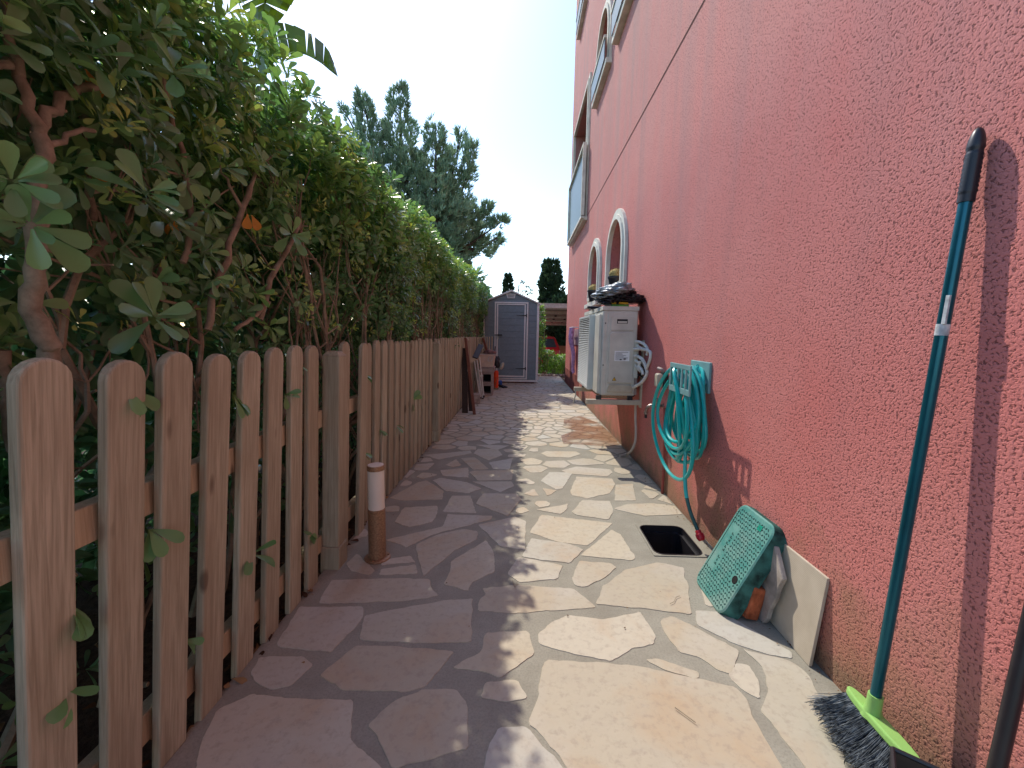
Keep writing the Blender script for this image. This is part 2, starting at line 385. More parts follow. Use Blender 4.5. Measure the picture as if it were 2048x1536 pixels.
traced = [
 pxA([(330,950),(520,870),(700,890),(1035,900),(1022,1100),(1090,1160),(1180,1240),(1270,1380),(1100,1450),(150,1420),(230,1244),(290,1060)]),
 pxA([(1115,1030),(1290,885),(1400,850),(1560,850),(1620,930),(1620,1140),(1240,1244),(1200,1140),(1165,1070)]),
 pxA([(880,775),(1060,620),(1545,650),(1400,830),(1290,850),(1000,840)]),
 pxA([(650,620),(770,425),(1088,423),(1075,490),(930,645)]),
 pxA([(520,760),(560,680),(780,675),(825,720),(720,820),(620,840),(540,800)]),
 pxA([(1100,465),(1300,425),(1530,385),(1650,380),(1640,600),(1400,606),(1075,588)]),
 pxA([(865,400),(930,283),(1290,275),(1430,280),(1440,330),(1480,365),(1300,390),(900,402)]),
 pxA([(1370,100),(1480,50),(1600,25),(1670,35),(1665,75),(1560,130),(1405,255),(1370,130)]),
 pxA([(1508,300),(1545,230),(1540,190),(1720,85),(1755,140),(1762,240),(1650,290),(1630,335)]),
 pxA([(1175,258),(1187,228),(1355,205),(1368,250)]), pxA([(1187,205),(1197,180),(1330,160),(1360,190)]),
 pxA([(1005,200),(1060,150),(1150,235),(1120,255),(1030,235)]),
 [(954,1222),(960,1198),(972,1190),(964,1177),(1034,1171),(1145,1178),(1192,1215),(1025,1227)],
 [(909,1335),(964,1304),(972,1268),(1054,1264),(1066,1308),(1000,1355),(960,1341)],
 [(964,1394),(972,1366),(1034,1362),(1054,1396),(1003,1404)],
 pxB([(215,1018),(480,1030),(690,1050),(1130,1150),(1190,1210),(1215,1290),(1350,1536),(1430,1700),(430,1700),(330,1536),(210,1380),(145,1325),(190,1190)]),
 [(1000,1460),(1050,1455),(1124,1536),(1160,1600),(960,1600),(975,1500)],
 pxB([(185,890),(260,830),(330,800),(500,820),(675,785),(750,900),(740,940),(640,960),(535,1022),(240,960),(190,935)]),
 pxB([(465,745),(500,660),(610,580),(760,545),(890,570),(890,620),(905,640),(910,700),(928,795),(720,770)]),
 pxB([(348,620),(385,540),(530,550),(560,570),(500,620),(400,665),(365,655)]),
 pxB([(395,510),(540,390),(580,410),(600,440),(650,520),(640,532)]),
 pxB([(110,515),(155,430),(330,455),(400,485),(330,545),(200,530)]),
 pxB([(145,400),(200,315),(545,355),(425,462),(280,445)]),
 pxB([(40,600),(90,520),(300,560),(270,625),(100,640)]),
 pxB([(340,200),(370,130),(540,140),(555,170),(530,210),(420,235),(350,220)]),
 pxB([(555,245),(560,170),(640,165),(655,245)]),
 pxB([(555,285),(620,262),(740,260),(870,275),(900,310),(700,318)]),
 pxB([(780,830),(830,805),(1150,970),(1110,1080),(1050,1060),(960,1000),(870,975),(790,880)]),
 pxB([(955,780),(1080,790),(1250,890),(1400,975),(1410,1005),(1300,990),(1120,930),(960,850)]),
 pxB([(705,1015),(760,1010),(955,1075),(955,1108),(800,1065)]),
 pxB([(1110,1090),(1140,1035),(1200,1040),(1250,1120),(1250,1200),(1170,1165)]),
 pxB([(1180,975),(1400,1025),(1480,1080),(1560,1230),(1640,1400),(1660,1560),(1500,1560),(1270,1260),(1300,1160),(1270,1050)]),
 pxB([(180,290),(330,262),(320,290),(290,310)]),
 pxB([(350,300),(400,245),(530,250),(545,300),(520,335),(370,315)]),
 pxB([(300,100),(370,82),(530,95),(540,110),(515,128),(340,115)]),
 pxB([(200,150),(240,110),(350,110),(300,185),(270,190)]),
 pxC([(220,935),(540,860),(570,790),(820,800),(815,820),(500,900),(370,960),(340,975)]),
 pxC([(265,830),(320,750),(510,740),(505,790),(480,830),(350,860)]),
 pxC([(545,770),(600,680),(705,680),(735,778)]),
 pxC([(735,725),(780,665),(980,668),(1000,700),(920,795)]),
 pxC([(490,590),(530,575),(680,600),(765,635),(690,662),(560,650)]),
 pxC([(700,540),(730,532),(950,530),(940,585),(750,588)]),
 pxC([(720,596),(940,596),(960,620),(880,657)]),
 pxC([(650,460),(730,455),(810,520),(720,525)]), pxC([(815,485),(950,460),(930,525),(840,520)]),
 pxC([(725,430),(750,405),(860,405),(890,440),(810,470)]), pxC([(735,380),(930,385),(860,412)]),
 pxC([(755,850),(960,805),(1025,830),(1020,990),(880,970)]),
 pxC([(1120,430),(1150,418),(1320,420),(1345,435),(1280,455),(1160,450)]),
 pxC([(530,530),(690,515),(690,572),(545,560)]), pxC([(560,500),(620,465),(650,500),(600,510)]),
 pxC([(440,440),(700,415),(710,430),(520,465)]),
 pxC([(225,690),(400,600),(450,590),(545,650),(540,700),(300,705)]),
]
stones = [[tuple(at(x, y, Z=0)[:2]) for x, y in p] for p in traced]
stones = [[(max(x, XF + .02), y) for x, y in p] for p in stones]
def grow_(p, k):
    cx = sum(q[0] for q in p) / len(p); cy = sum(q[1] for q in p) / len(p); return [(cx + (x - cx) * k, cy + (y - cy) * k) for x, y in p]
stones = [grow_(p, 1.05 if area_(p) < .06 else 1.02) for p in stones]
pr = random.Random(5); seeds = []; srad = []
fails = 0
while fails < 1500:
    x, y, r_ = pr.uniform(-.95, 1.1), pr.uniform(.3, 11.3), pr.choice((.10, .14, .19, .24))
    if all(((x - a) * (1 + .25 * math.sin(b * 3))) ** 2 + ((y - b) * .9) ** 2 > ((r_ + q_) * .5) ** 2 for (a, b), q_ in zip(seeds, srad)): seeds.append((x, y)); srad.append(r_); fails = 0
    else: fails += 1
def inflate(p, k):
    cx = sum(q[0] for q in p) / len(p); cy = sum(q[1] for q in p) / len(p); return [(cx + (x - cx) * k, cy + (y - cy) * k) for x, y in p]
big = [inflate(p, 1.06) for p in stones]
hole = [(HX0 - .06, HY0 - .06), (HX1 + .08, HY0 - .06), (HX1 + .08, HY1 + .06), (HX0 - .06, HY1 + .06)]
def samples(p):
    c = (sum(q[0] for q in p) / len(p), sum(q[1] for q in p) / len(p)); out = [c]
    for i in range(len(p)):
        a, b = p[i], p[(i + 1) % len(p)]
        for t in (0, .33, .66): out.append((a[0] + (b[0] - a[0]) * t, a[1] + (b[1] - a[1]) * t))
        out.append(((a[0] + c[0]) / 2, (a[1] + c[1]) / 2))
    return out
def area(p): return abs(sum(p[i - 1][0] * p[i][1] - p[i][0] * p[i - 1][1] for i in range(len(p)))) / 2
for s0 in seeds:
    g0 = .0085 + .006 * pr.random()
    poly = [(XF + .005, .25), (XW - .012, .25), (XW - .012, 11.4), (XF + .005, 11.4)]
    for s1 in seeds:
        if s1 is s0: continue
        dx, dy = s1[0] - s0[0], s1[1] - s0[1]; d = math.hypot(dx, dy)
        if d > .9: continue
        g = g0
        mid = ((s0[0] + s1[0]) / 2 - dx / d * g, (s0[1] + s1[1]) / 2 - dy / d * g); poly = seg_intersect_clip(poly, mid, (dx, dy))
        if len(poly) < 3: break
    if len(poly) < 3 or area(poly) < .004: continue
    sp = samples(poly)
    if any(inside(q, b) for q in sp for b in big + [hole]): 
        poly = inflate(poly, .62); sp = samples(poly)
        if area(poly) < .003 or any(inside(q, b) for q in sp for b in big + [hole]): continue
    if any(inside(q, poly) for b in stones for q in b): continue
    stones.append(poly)
sb = MB()
for p in stones:
    fine = []
    n = len(p)
    for i in range(n):
        a, b = p[i], p[(i + 1) % n]; L = math.hypot(b[0] - a[0], b[1] - a[1]); k = max(1, int(L / .016)) if a[1] < 4 else max(1, int(L / .08))
        for j in range(k):
            t = j / k; x = a[0] + (b[0] - a[0]) * t; y = a[1] + (b[1] - a[1]) * t
            q = noise.noise_vector(Vector((x * 22, y * 22, 0))) * .0055 + noise.noise_vector(Vector((x * 75, y * 75, 3))) * .0030
            if j == 0:   # knock the sharp corner off
                pa = p[i - 1]; Lp = math.hypot(a[0] - pa[0], a[1] - pa[1]) + 1e-6; r = min(.006, L * .2, Lp * .2)
                fine.append((x + (pa[0] - x) * r / Lp + q.x, y + (pa[1] - y) * r / Lp + q.y)); fine.append((x + (b[0] - x) * r / (L + 1e-6) + q.x, y + (b[1] - y) * r / (L + 1e-6) + q.y))
            else: fine.append((x + q.x, y + q.y))
    h = .0022 + .0008 * noise.noise(Vector((p[0][0] * 3, p[0][1] * 3, 0)))
    fine = [(min(x, XW - .006), y) for x, y in fine]
    cx = sum(q[0] for q in fine) / len(fine); cy = sum(q[1] for q in fine) / len(fine); m = len(fine)
    ins = [(x + (cx - x) * .012, y + (cy - y) * .012) for x, y in fine]
    sb.add([(x, y, -.003) for x, y in fine] + [(x, y, h) for x, y in ins], [(i, (i + 1) % m, m + (i + 1) % m, m + i) for i in range(m)] + [tuple(range(m, 2 * m))])
path = sheet_with_hole('path', [XF - .01, -.4, 0, .4, XW], [-1.5, 0, 1.2, 3, 6, 11.4], lambda x, y: 0, M['mortar']); tag(path, kind='structure')
pv = sb.build('paving', M['stone']); tag(pv, kind='structure')
# wet, rust-stained patch under the outdoor unit
b = MB(); wp = [at(x, y, Z=0) for x, y in [(1128,838),(1160,833),(1200,848),(1222,868),(1240,890),(1215,894),(1160,890),(1126,888),(1122,872),(1150,862),(1126,855)]]
b.add([(p.x, p.y, .0065) for p in wp], [tuple(range(len(wp)))])
m = N('wet stain'); v = m.coord(); m.base((.30, .13, .045, 1), .25, .5); tr = m.n('BsdfTransparent'); mx = m.n('MixShader')
m.l(m.math('MULTIPLY', m.ramp(m.noise(v, 2.6, 3, .5), [(.36, 0), (.5, 1)]), .55), mx.inputs[0]); m.l(tr.outputs[0], mx.inputs[1]); m.l(m.b.outputs[0], mx.inputs[2]); m.l(mx.outputs[0], m.out.inputs[0])
tag(b.build('puddle', m.m), kind='stuff')

# ------------------------------------------------------------------ inspection pit
t = thing('inspection_pit', 'open rectangular inspection pit with a black plastic frame sunk in the paving', 'pit', loc=(.77, 2.11, 0))
def rrect(x0, x1, y0, y1, r, n=5):
    out = []
    for cx, cy, a0 in ((x1 - r, y0 + r, -90), (x1 - r, y1 - r, 0), (x0 + r, y1 - r, 90), (x0 + r, y0 + r, 180)):
        for k in range(n + 1): a = R(a0 + 90 * k / n); out.append((cx + r * math.cos(a), cy + r * math.sin(a)))
    return out
def ring(bm_, outer, inner, z0, z1):
    n = len(outer); vs = [(x, y, z1) for x, y in outer] + [(x, y, z1) for x, y in inner] + [(x, y, z0) for x, y in outer] + [(x, y, z0) for x, y in inner]; f = []
    for i in range(n):
        j = (i + 1) % n; f += [(i, j, n + j, n + i), (2 * n + i, i, j, 2 * n + j)[::-1], (n + i, n + j, 3 * n + j, 3 * n + i), (2 * n + i, 2 * n + j, 3 * n + j, 3 * n + i)]
    bm_.add(vs, f)
o_ = rrect(HX0 - .004, HX1 + .004, HY0 - .004, HY1 + .004, .004); i1 = rrect(HX0 + .006, HX1 - .006, HY0 + .006, HY1 - .006, .045); i2 = rrect(HX0 + .022, HX1 - .022, HY0 + .022, HY1 - .022, .04)
b = MB(); ring(b, o_, i1, -.05, .004); child(b.build('mortar_collar', M['mortar'], origin=(.77, 2.11, 0)), t)
b = MB(); ring(b, i1, rrect(HX0 + .011, HX1 - .011, HY0 + .011, HY1 - .011, .04), -.30, .006); ring(b, i1, i2, -.33, -.03); child(b.build('frame', M['black'], origin=(.77, 2.11, 0)), t)
b = MB(); b.box(HX0, HX1, HY0, HY1, -.36, -.34); child(b.build('floor', M['dark'], origin=(.77, 2.11, 0)), t)
b = MB(); b.tube([(HX1 - .05, HY0 + .02, -.2), (HX1 - .06, HY0 + .15, -.16), (HX1 - .05, HY1 - .03, -.19)], .012, 8); b.tube([(HX0 + .05, HY0 + .1, -.24), (HX1 - .04, HY0 + .1, -.23)], .016, 8); child(b.build('pipe', M['rust'], smooth=True, origin=(.77, 2.11, 0)), t)

# ------------------------------------------------------------------ building
WH, WY0, WY1 = 10.8, -2.5, 9.56
def arch(y0, y1, z0, z1, n=14):
    """window outline (y, z): straight jambs and a round head"""
    r = (y1 - y0) / 2; c = (y0 + y1) / 2; return [(y0, z0), (y1, z0)] + [(c + r * math.cos(math.pi * k / n), z1 - r + r * math.sin(math.pi * k / n)) for k in range(n + 1)]
def rect(y0, y1, z0, z1): return [(y0, z0), (y1, z0), (y1, z1), (y0, z1)]
FW = .10
wins = [('a', arch(4.14, 5.05, 1.46, 2.31)), ('a', arch(5.47, 6.38, 1.46, 2.31)), ('g', rect(6.95, 8.95, 2.86, 4.95)), ('s', arch(5.38, 6.36, 4.20, 5.10)), ('r', rect(4.05, 5.0, 4.18, 5.2)), ('r', rect(7.75, 8.7, 6.55, 7.8)), ('a', arch(5.4, 6.4, 6.6, 7.7)), ('r', rect(4.05, 5.0, 6.55, 7.8))]
def shrink(o, k=FW, bottom=FW):
    ys = [p[0] for p in o]; zs = [p[1] for p in o]; y0, y1, z0, z1 = min(ys), max(ys), min(zs), max(zs)
    return arch(y0 + k, y1 - k, z0 + bottom, z1 - k) if len(o) > 4 else rect(y0 + k, y1 - k, z0 + bottom, z1 - k)
bld = thing('apartment_building', 'tall building with rough red stucco wall and cream framed arched windows', 'building', loc=(XW, 3.5, 0))
O = tuple(bld.location)
outer = [(WY0, -.3), (WY1, -.3), (WY1, WH), (WY0, WH)]
inner = [shrink(o) for _, o in wins]
tris = tessellate_polygon([[Vector((y, z, 0)) for y, z in outer]] + [[Vector((y, z, 0)) for y, z in i] for i in inner])
pts = outer + [p for i in inner for p in i]
# the joint between the floors is a thin dark strip on the face; no groove is cut
b = MB(); b.add([(XW, y, z) for y, z in pts], [tuple(t_) for t_ in tris])
for i in inner:
    n = len(i); b.add([(XW, y, z) for y, z in i] + [(XW + .22, y, z) for y, z in i], [(k, (k + 1) % n, n + (k + 1) % n, n + k) for k in range(n)])
b.add([(XW, WY1, -.3), (XW + 6, WY1, -.3), (XW + 6, WY1, WH), (XW, WY1, WH), (XW + 6, WY0, -.3), (XW + 6, WY0, WH), (XW, WY0, -.3), (XW, WY0, WH)], [(0, 1, 2, 3), (1, 4, 5, 2), (4, 6, 7, 5), (3, 2, 5, 7)])
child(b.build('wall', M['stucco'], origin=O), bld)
M['joint'] = simple('dark wall joint', (.10, .035, .03, 1), .9, .1)
b = MB(); b.box(XW - .0022, XW + .004, WY0, WY1, 2.862, 2.876); child(b.build('expansion_joint', M['joint'], origin=O), bld)
b = MB(); b.box(XW - .12, XW + 6, WY0, WY1 + .12, WH, WH + .12); child(b.build('roof_edge', M['cream'], origin=O), bld)
M['dado'] = simple('darker red base coat', (.27, .075, .06, 1), .9, .15, var=.25, scale=6)
b = MB(); b.box(XW - .004, XW + .01, 7.2, WY1 + .004, 0, .33); child(b.build('base_band', M['dado'], origin=O), bld)
M['redpaint'] = simple('oxblood shutter paint', (.17, .018, .022, 1), .6, .3, var=.15)
for (kind, o), i in zip(wins, inner):
    ys = [p[0] for p in o]; zs = [p[1] for p in o]; y0, y1, z0, z1 = min(ys), max(ys), min(zs), max(zs)
    b = MB(); n = len(o)
    for (dep, k0, k1) in ((.028, 0, .55), (.045, .55, 1.0)):
        oo = [(p[0] + (q[0] - p[0]) * k0, p[1] + (q[1] - p[1]) * k0) for p, q in zip(o, i)]; ii = [(p[0] + (q[0] - p[0]) * k1, p[1] + (q[1] - p[1]) * k1) for p, q in zip(o, i)]
        vs = [(XW + .004, y, z) for y, z in oo] + [(XW - dep, y, z) for y, z in oo] + [(XW - dep, y, z) for y, z in ii] + [(XW + .004, y, z) for y, z in ii]; f = []
        for k in range(n):
            j = (k + 1) % n; f += [(k, j, n + j, n + k), (n + k, n + j, 2 * n + j, 2 * n + k), (2 * n + k, 2 * n + j, 3 * n + j, 3 * n + k)]
        b.add(vs, f)
    c_ = Vector((XW, (y0 + y1) / 2, z0)); wo = child(b.build('window', M['cream'], origin=c_), bld)
    g = MB(); g.add([(XW + .2, y, z) for y, z in i], [tuple(range(n))])
    child2 = g.build('pane', M['redpaint'], parent=wo, origin=c_); child2.location = (0, 0, 0)
    s = MB(); s.box(XW - .07, XW + .2, y0 - .03, y1 + .03, z0 - .05, z0 + .012)
    q = s.build('sill', M['cream'], parent=wo, origin=c_, bevel=.008); q.location = (0, 0, 0)
    if kind == 'g':
        s = MB(); s.box(XW - .062, XW - .054, y0 - .02, y1 + .02, z0 + .01, z0 + 1.05); q = s.build('guard_glass', M['guard'], parent=wo, origin=c_); q.location = (0, 0, 0)
        s = MB(); s.bar((XW - .075, y0 - .05, z0 + 1.06), (XW - .075, y1 + .05, z0 + 1.06), .05, .035); s.bar((XW - .075, y0 - .03, z0), (XW - .075, y0 - .03, z0 + 1.04), .05, .04); s.bar((XW - .075, y1 + .03, z0), (XW - .075, y1 + .03, z0 + 1.04), .05, .04)
        s.bar((XW - .075, y0 - .05, z0 - .01), (XW - .075, y1 + .05, z0 - .01), .05, .04)
        q = s.build('guard_rail', M['cream'], parent=wo, origin=c_); q.location = (0, 0, 0)
    elif kind in 'sr':
        s = MB(); s.box(XW - .085, XW - .075, y0 + .02, y1 - .02, z0 + .01, z0 + .24); q = s.build('guard_glass', M['guard'], parent=wo, origin=c_); q.location = (0, 0, 0)
        s = MB(); s.bar((XW - .08, y0, z0 + .25), (XW - .08, y1, z0 + .25), .03, .03); q = s.build('guard_rail', M['cream'], parent=wo, origin=c_); q.location = (0, 0, 0)
bpy.context.view_layer.update()

# ------------------------------------------------------------------ picket fence
fence = thing('picket_fence', 'weathered wooden picket fence with rounded tops standing below the hedge', 'fence', loc=(XF, 1, 0))
def lean(y):
    for (a, la), (b_, lb) in zip([(-1, .09), (.7, .09), (1.0, .09), (1.25, .068), (1.5, .043), (2.2, .03), (4, .012), (12, .0)], [(.7, .09), (1.0, .09), (1.25, .068), (1.5, .043), (2.2, .03), (4, .012), (12, 0), (99, 0)]):
        if a <= y <= b_: return la + (lb - la) * (y - a) / (b_ - a)
    return 0
PW, PH, PT = .082, .985, .021
b = MB(); prof = [(-PW / 2, 0), (PW / 2, 0), (PW / 2, PH - .038)] + [(PW / 2 * math.cos(R(a)), PH - .038 + .038 * math.sin(R(a))) for a in (20, 40, 60, 80, 100, 120, 140, 160)] + [(-PW / 2, PH - .038)]
b.prism([(0, y, z) for y, z in prof], (-PT, 0, 0))
proto = b.build('picket', M['wood'], parent=fence, bevel=.0045)
ys = [-.15, .04, .20, .36, .50, .655, .79, .915, 1.047, 1.195, 1.337, 1.487, 1.62, 1.93, 2.10, 2.25, 2.385, 2.52, 2.655]
y = 2.79
while y < 8.6:
    if not (3.96 < y < 4.10 or 6.2 < y < 6.34): ys.append(y)
    y += .135 + rnd.uniform(-.008, .008)
for k, y in enumerate(ys):
    o = proto if k == 0 else proto.copy()
    if k: col.objects.link(o)
    o.parent = fence
    dx = 0 if y < 7 else (y - 7) ** 2 * .10
    top = .0 if k != 14 else .0
    rx = rnd.uniform(-.009, .009); 
    if abs(y - 2.10) < .01: rx = -.035; dx = .02
    o.location = (dx + rnd.uniform(-.003, .003), y - 1, -.005 + rnd.uniform(-.008, .006)); o.rotation_euler = (rx, math.atan(lean(y)), rnd.uniform(-.02, .02))
def rail(y0, y1, z):
    b = MB(); n = 8; P = []
    for k in range(n + 1):
        y = y0 + (y1 - y0) * k / n; P.append((XF - .045 + lean(y) * z, y, z))
    vs = []; f = []
    for p in P:
        for dx, dz in ((-.018, -.036), (.018, -.036), (.018, .036), (-.018, .036)): vs.append((p[0] + dx, p[1], p[2] + dz))
    for k in range(n):
        for q in range(4): f.append((k * 4 + q, k * 4 + (q + 1) % 4, k * 4 + 4 + (q + 1) % 4, k * 4 + 4 + q))
    f += [(3, 2, 1, 0), (n * 4, n * 4 + 1, n * 4 + 2, n * 4 + 3)]; b.add(vs, f)
    return child(b.build('rail', M['rail'], origin=(XF, 1, 0), bevel=.003), fence)
for y0, y1 in ((-.3, 1.76), (1.80, 4.02), (4.06, 6.26), (6.3, 8.6)):
    for z in (.665, .115): rail(y0, y1, z)
for y in (1.79, 4.03, 6.27):
    c = Vector((XF + .012, y, 0)); b = MB(); b.box(-.036, .036, -.040, .040, .10, .93); b.add([(-.036, -.040, .93), (.036, -.040, .93), (.036, .040, .93), (-.036, .040, .93), (-.022, -.026, .948), (.022, -.026, .948), (.022, .026, .948), (-.022, .026, .948)], [(0, 1, 5, 4), (1, 2, 6, 5), (2, 3, 7, 6), (3, 0, 4, 7), (4, 5, 6, 7)])
    o = b.build('post', M['wood'], bevel=.004); o.location = c; o.rotation_euler = (0, lean(y) * .9, 0); child(o, fence)
    b = MB(); b.box(-.041, .041, -.045, .045, -.02, .10); q = b.build('post_shoe', M['wood'], parent=o, bevel=.003)

# ------------------------------------------------------------------ foliage builders
def unit(a): return a / np.maximum(np.linalg.norm(a, axis=-1, keepdims=True), 1e-9)
LT = np.array([0, .2, .45, .68, .86, .97, 1.0]); LW = np.array([.05, .13, .31, .45, .46, .27, .03])
def leaves(C, D, Nn, L, Wd, tint, curl=.2):
    """C base points, D directions, Nn upper normals, one curved obovate leaf each"""
    n = len(C); Sd = unit(np.cross(D, Nn)); Nn = np.cross(Sd, D); k = len(LT)
    V = np.zeros((n, k, 3, 3)); cu = curl * (1 + .6 * rng.normal(size=n))
    for j in range(k):
        ctr = C + D * (L * LT[j])[:, None] - Nn * (L * cu * LT[j] ** 2)[:, None]
        off = Sd * (Wd * LW[j])[:, None]; up = Nn * (Wd * LW[j] * .28)[:, None]
        V[:, j, 0] = ctr - off + up; V[:, j, 1] = ctr; V[:, j, 2] = ctr + off + up
    q = []
    for j in range(k - 1):
        for s_ in (0, 1): q.append((j * 3 + s_, j * 3 + s_ + 1, j * 3 + 4 + s_, j * 3 + 3 + s_))
    F = (np.arange(n)[:, None, None] * (k * 3) + np.array(q)[None]).reshape(-1, 4)
    return V.reshape(-1, 3), F, np.repeat(tint, k * 3)
def rosettes(C, A, nl, L, tint, lo=35, hi=85, ratio=.42, curl=.2, jit=.12):
    """whorls of nl leaves around shoot axes A at C"""
    n = len(C); A = unit(A); ref = np.where(np.abs(A[:, 2:3]) < .9, np.array([[0, 0, 1.]]), np.array([[1., 0, 0]])); U = unit(np.cross(A, ref)); W = np.cross(A, U)
    CC, DD, NN, LL, TT = [], [], [], [], []
    ph0 = rng.uniform(0, 6.28, n)
    for j in range(nl):
        ph = ph0 + j * 2.4 + rng.normal(size=n) * .25; th = np.radians(lo + (hi - lo) * (1 - j / max(1, nl - 1)) + rng.normal(size=n) * 9)
        rad = np.cos(ph)[:, None] * U + np.sin(ph)[:, None] * W
        d = unit(np.cos(th)[:, None] * A + np.sin(th)[:, None] * rad + rng.normal(size=(n, 3)) * jit)
        nn = unit(A - d * (A * d).sum(1)[:, None] + rng.normal(size=(n, 3)) * .18)
        ll = L * (1 - .35 * j / nl) * rng.uniform(.75, 1.15, n)
        CC.append(C + A * (.02 * j / nl) + d * .006); DD.append(d); NN.append(nn); LL.append(ll); TT.append(tint + .08 * j / nl + rng.normal(size=n) * .05)
    CC = np.concatenate(CC); DD = np.concatenate(DD); NN = np.concatenate(NN); LL = np.concatenate(LL); TT = np.clip(np.concatenate(TT), 0, .86)
    return leaves(CC, DD, NN, LL, LL * ratio * rng.uniform(.85, 1.15, len(LL)), TT, curl)
def join(parts):
    V, F, T = [], [], []; o = 0
    for v, f, t_ in parts: V.append(v); F.append(f + o); T.append(t_); o += len(v)
    return np.concatenate(V), np.concatenate(F), np.concatenate(T)

# ------------------------------------------------------------------ hedge
hedge = thing('hedge', 'tall leathery green hedge with bare brown stems behind the picket fence', 'hedge', loc=(-1.15, 3, 0))
HO = Vector(hedge.location)
def hfront(y, z):      # x of the hedge face
    z = np.asarray(z, float); return -.90 + .14 * np.clip((z - .75) / .9, 0, 1) ** 1.3 - .35 * np.clip((z - 1.72) / .6, 0, 1) ** 1.2
def pts_front(n, y0, y1, z0, z1, d0, d1):
    y = rng.uniform(y0, y1, n); z = rng.uniform(z0, z1, n); d = rng.uniform(d0, d1, n)
    return np.stack([hfront(y, z) - d + .04 * np.sin(y * 3.1 + z * 4) , y, z], 1)
hp = []
def clumpy(P, thr, s=2.2):
    k = np.array([noise.noise(Vector((p[0] * s, p[1] * s, p[2] * s))) for p in P]); return P[k > thr]
def topz(y): return 1.93 + .05 * np.sin(y * 2.3) + .03 * np.sin(y * 6.1) + .012 * np.maximum(y - 3, 0)
# lush crown: top edge and top; young growth and sunlight put into the tint
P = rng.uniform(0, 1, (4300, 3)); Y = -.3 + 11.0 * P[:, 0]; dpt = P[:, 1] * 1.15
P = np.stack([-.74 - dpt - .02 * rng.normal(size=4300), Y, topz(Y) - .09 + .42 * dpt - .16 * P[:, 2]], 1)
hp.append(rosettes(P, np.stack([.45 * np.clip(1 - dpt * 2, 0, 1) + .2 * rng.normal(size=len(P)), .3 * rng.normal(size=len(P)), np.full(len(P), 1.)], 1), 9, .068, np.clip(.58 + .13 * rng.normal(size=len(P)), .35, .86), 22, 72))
# shoulder of the crown, dense
P = pts_front(4300, -.2, 10.7, 1.42, 1.92, 0, .2); P = clumpy(P, -.4)
hp.append(rosettes(P, np.stack([np.full(len(P), .8), .35 * rng.normal(size=len(P)), .55 + .4 * rng.normal(size=len(P))], 1), 8, .063, np.clip(.44 + .13 * rng.normal(size=len(P)), .1, .8)))
# face: leafy clumps with gaps
for (n, y0, y1, z0, z1, thr) in ((1150, .25, 3.2, .82, 1.5, -.02), (1300, 3.0, 10.7, .85, 1.5, -.12), (520, .3, 10.7, .1, .9, -.05)):
    P = clumpy(pts_front(n, y0, y1, z0, z1, 0, .2), thr, 2.8)
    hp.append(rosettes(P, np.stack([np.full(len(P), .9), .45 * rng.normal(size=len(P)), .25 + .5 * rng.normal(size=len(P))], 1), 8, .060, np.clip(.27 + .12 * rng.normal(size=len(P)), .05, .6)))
# depth of the hedge
P = np.stack([-1.08 - 1.0 * rng.uniform(0, 1, 3600), rng.uniform(-.3, 10.8, 3600), rng.uniform(.15, 2.1, 3600)], 1)
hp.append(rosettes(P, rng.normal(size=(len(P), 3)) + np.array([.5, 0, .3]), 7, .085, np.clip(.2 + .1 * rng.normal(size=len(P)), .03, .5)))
# small bright young shoots
P = clumpy(pts_front(420, .4, 9, 1.0, 1.95, -.02, .06), -.1, 3)
hp.append(rosettes(P, np.stack([np.full(len(P), .8), .4 * rng.normal(size=len(P)), .6 + .4 * rng.normal(size=len(P))], 1), 8, .032, np.clip(.74 + .06 * rng.normal(size=len(P)), .6, .86)))
# particular big whorls seen in front
for (px, py, X, L, ax) in [(305, 640, -.78, .09, (.7, -.5, .5)), (290, 395, -.74, .078, (.7, -.4, .7)), (60, 450, -.75, .07, (.7, -.5, -.1)), (580, 470, -.80, .085, (.8, -.5, .1)), (345, 150, -.74, .085, (.6, -.5, .4)),
        (330, 1060, -.80, .052, (.8, -.2, 0)), (492, 790, -.80, .055, (.8, -.2, -.3)), (590, 790, -.80, .04, (.8, -.2, 0)), (628, 1062, -.79, .055, (.8, -.3, 0)), (832, 800, -.80, .075, (.8, -.2, 0)), (735, 905, -.80, .05, (.8, -.1, 0)), (800, 850, -.80, .06, (.8, -.2, .2)), (770, 860, -.8, .05, (.8, 0, 0)),
        (175, 1210, -.86, .055, (.5, 0, -.6)), (525, 1110, -.84, .07, (.5, 0, -.7)), (165, 1380, -.84, .05, (.7, 0, .2)), (395, 1280, -.84, .035, (.6, 0, .2)), (290, 780, -.85, .05, (.7, 0, 0)), (740, 750, -.80, .045, (.8, 0, 0)), (615, 730, -.84, .03, (.8, 0, .3)), (20, 370, -.74, .07, (.7, -.3, .2)), (420, 560, -.80, .05, (.8, -.3, .3)), (520, 330, -.78, .06, (.8, -.3, .4))]:
    p = at(px, py, X=X)
    if py > 690:
        p = at(px, py, X=XF + lean(p.y) * p.z + .02); L *= 1.35
        for q_ in range(3): d_ = unit(np.array([[.45 + .3 * rng.random(), rng.normal() * .5, -.5 + .6 * rng.normal()]])); hp.append(leaves(np.array([p - Vector((.035, 0, 0))]), d_, unit(np.array([[.6, -.1, .7]]) + .3 * rng.normal(size=(1, 3))), np.array([L * .95]), np.array([L * .42]), np.array([.42]), .15))
        continue
    nn_ = 9
    hp.append(rosettes(np.array([p]), np.array([ax], float), nn_, L, np.array([.36]), 45, 88, .44, .12))
P = np.stack([-1.0 - 1.0 * rng.uniform(0, 1, 3200), rng.uniform(-.3, 10.8, 3200), rng.uniform(1.35, 2.12, 3200)], 1)  # dense inner leaves, added to stop sun leaking through onto the path
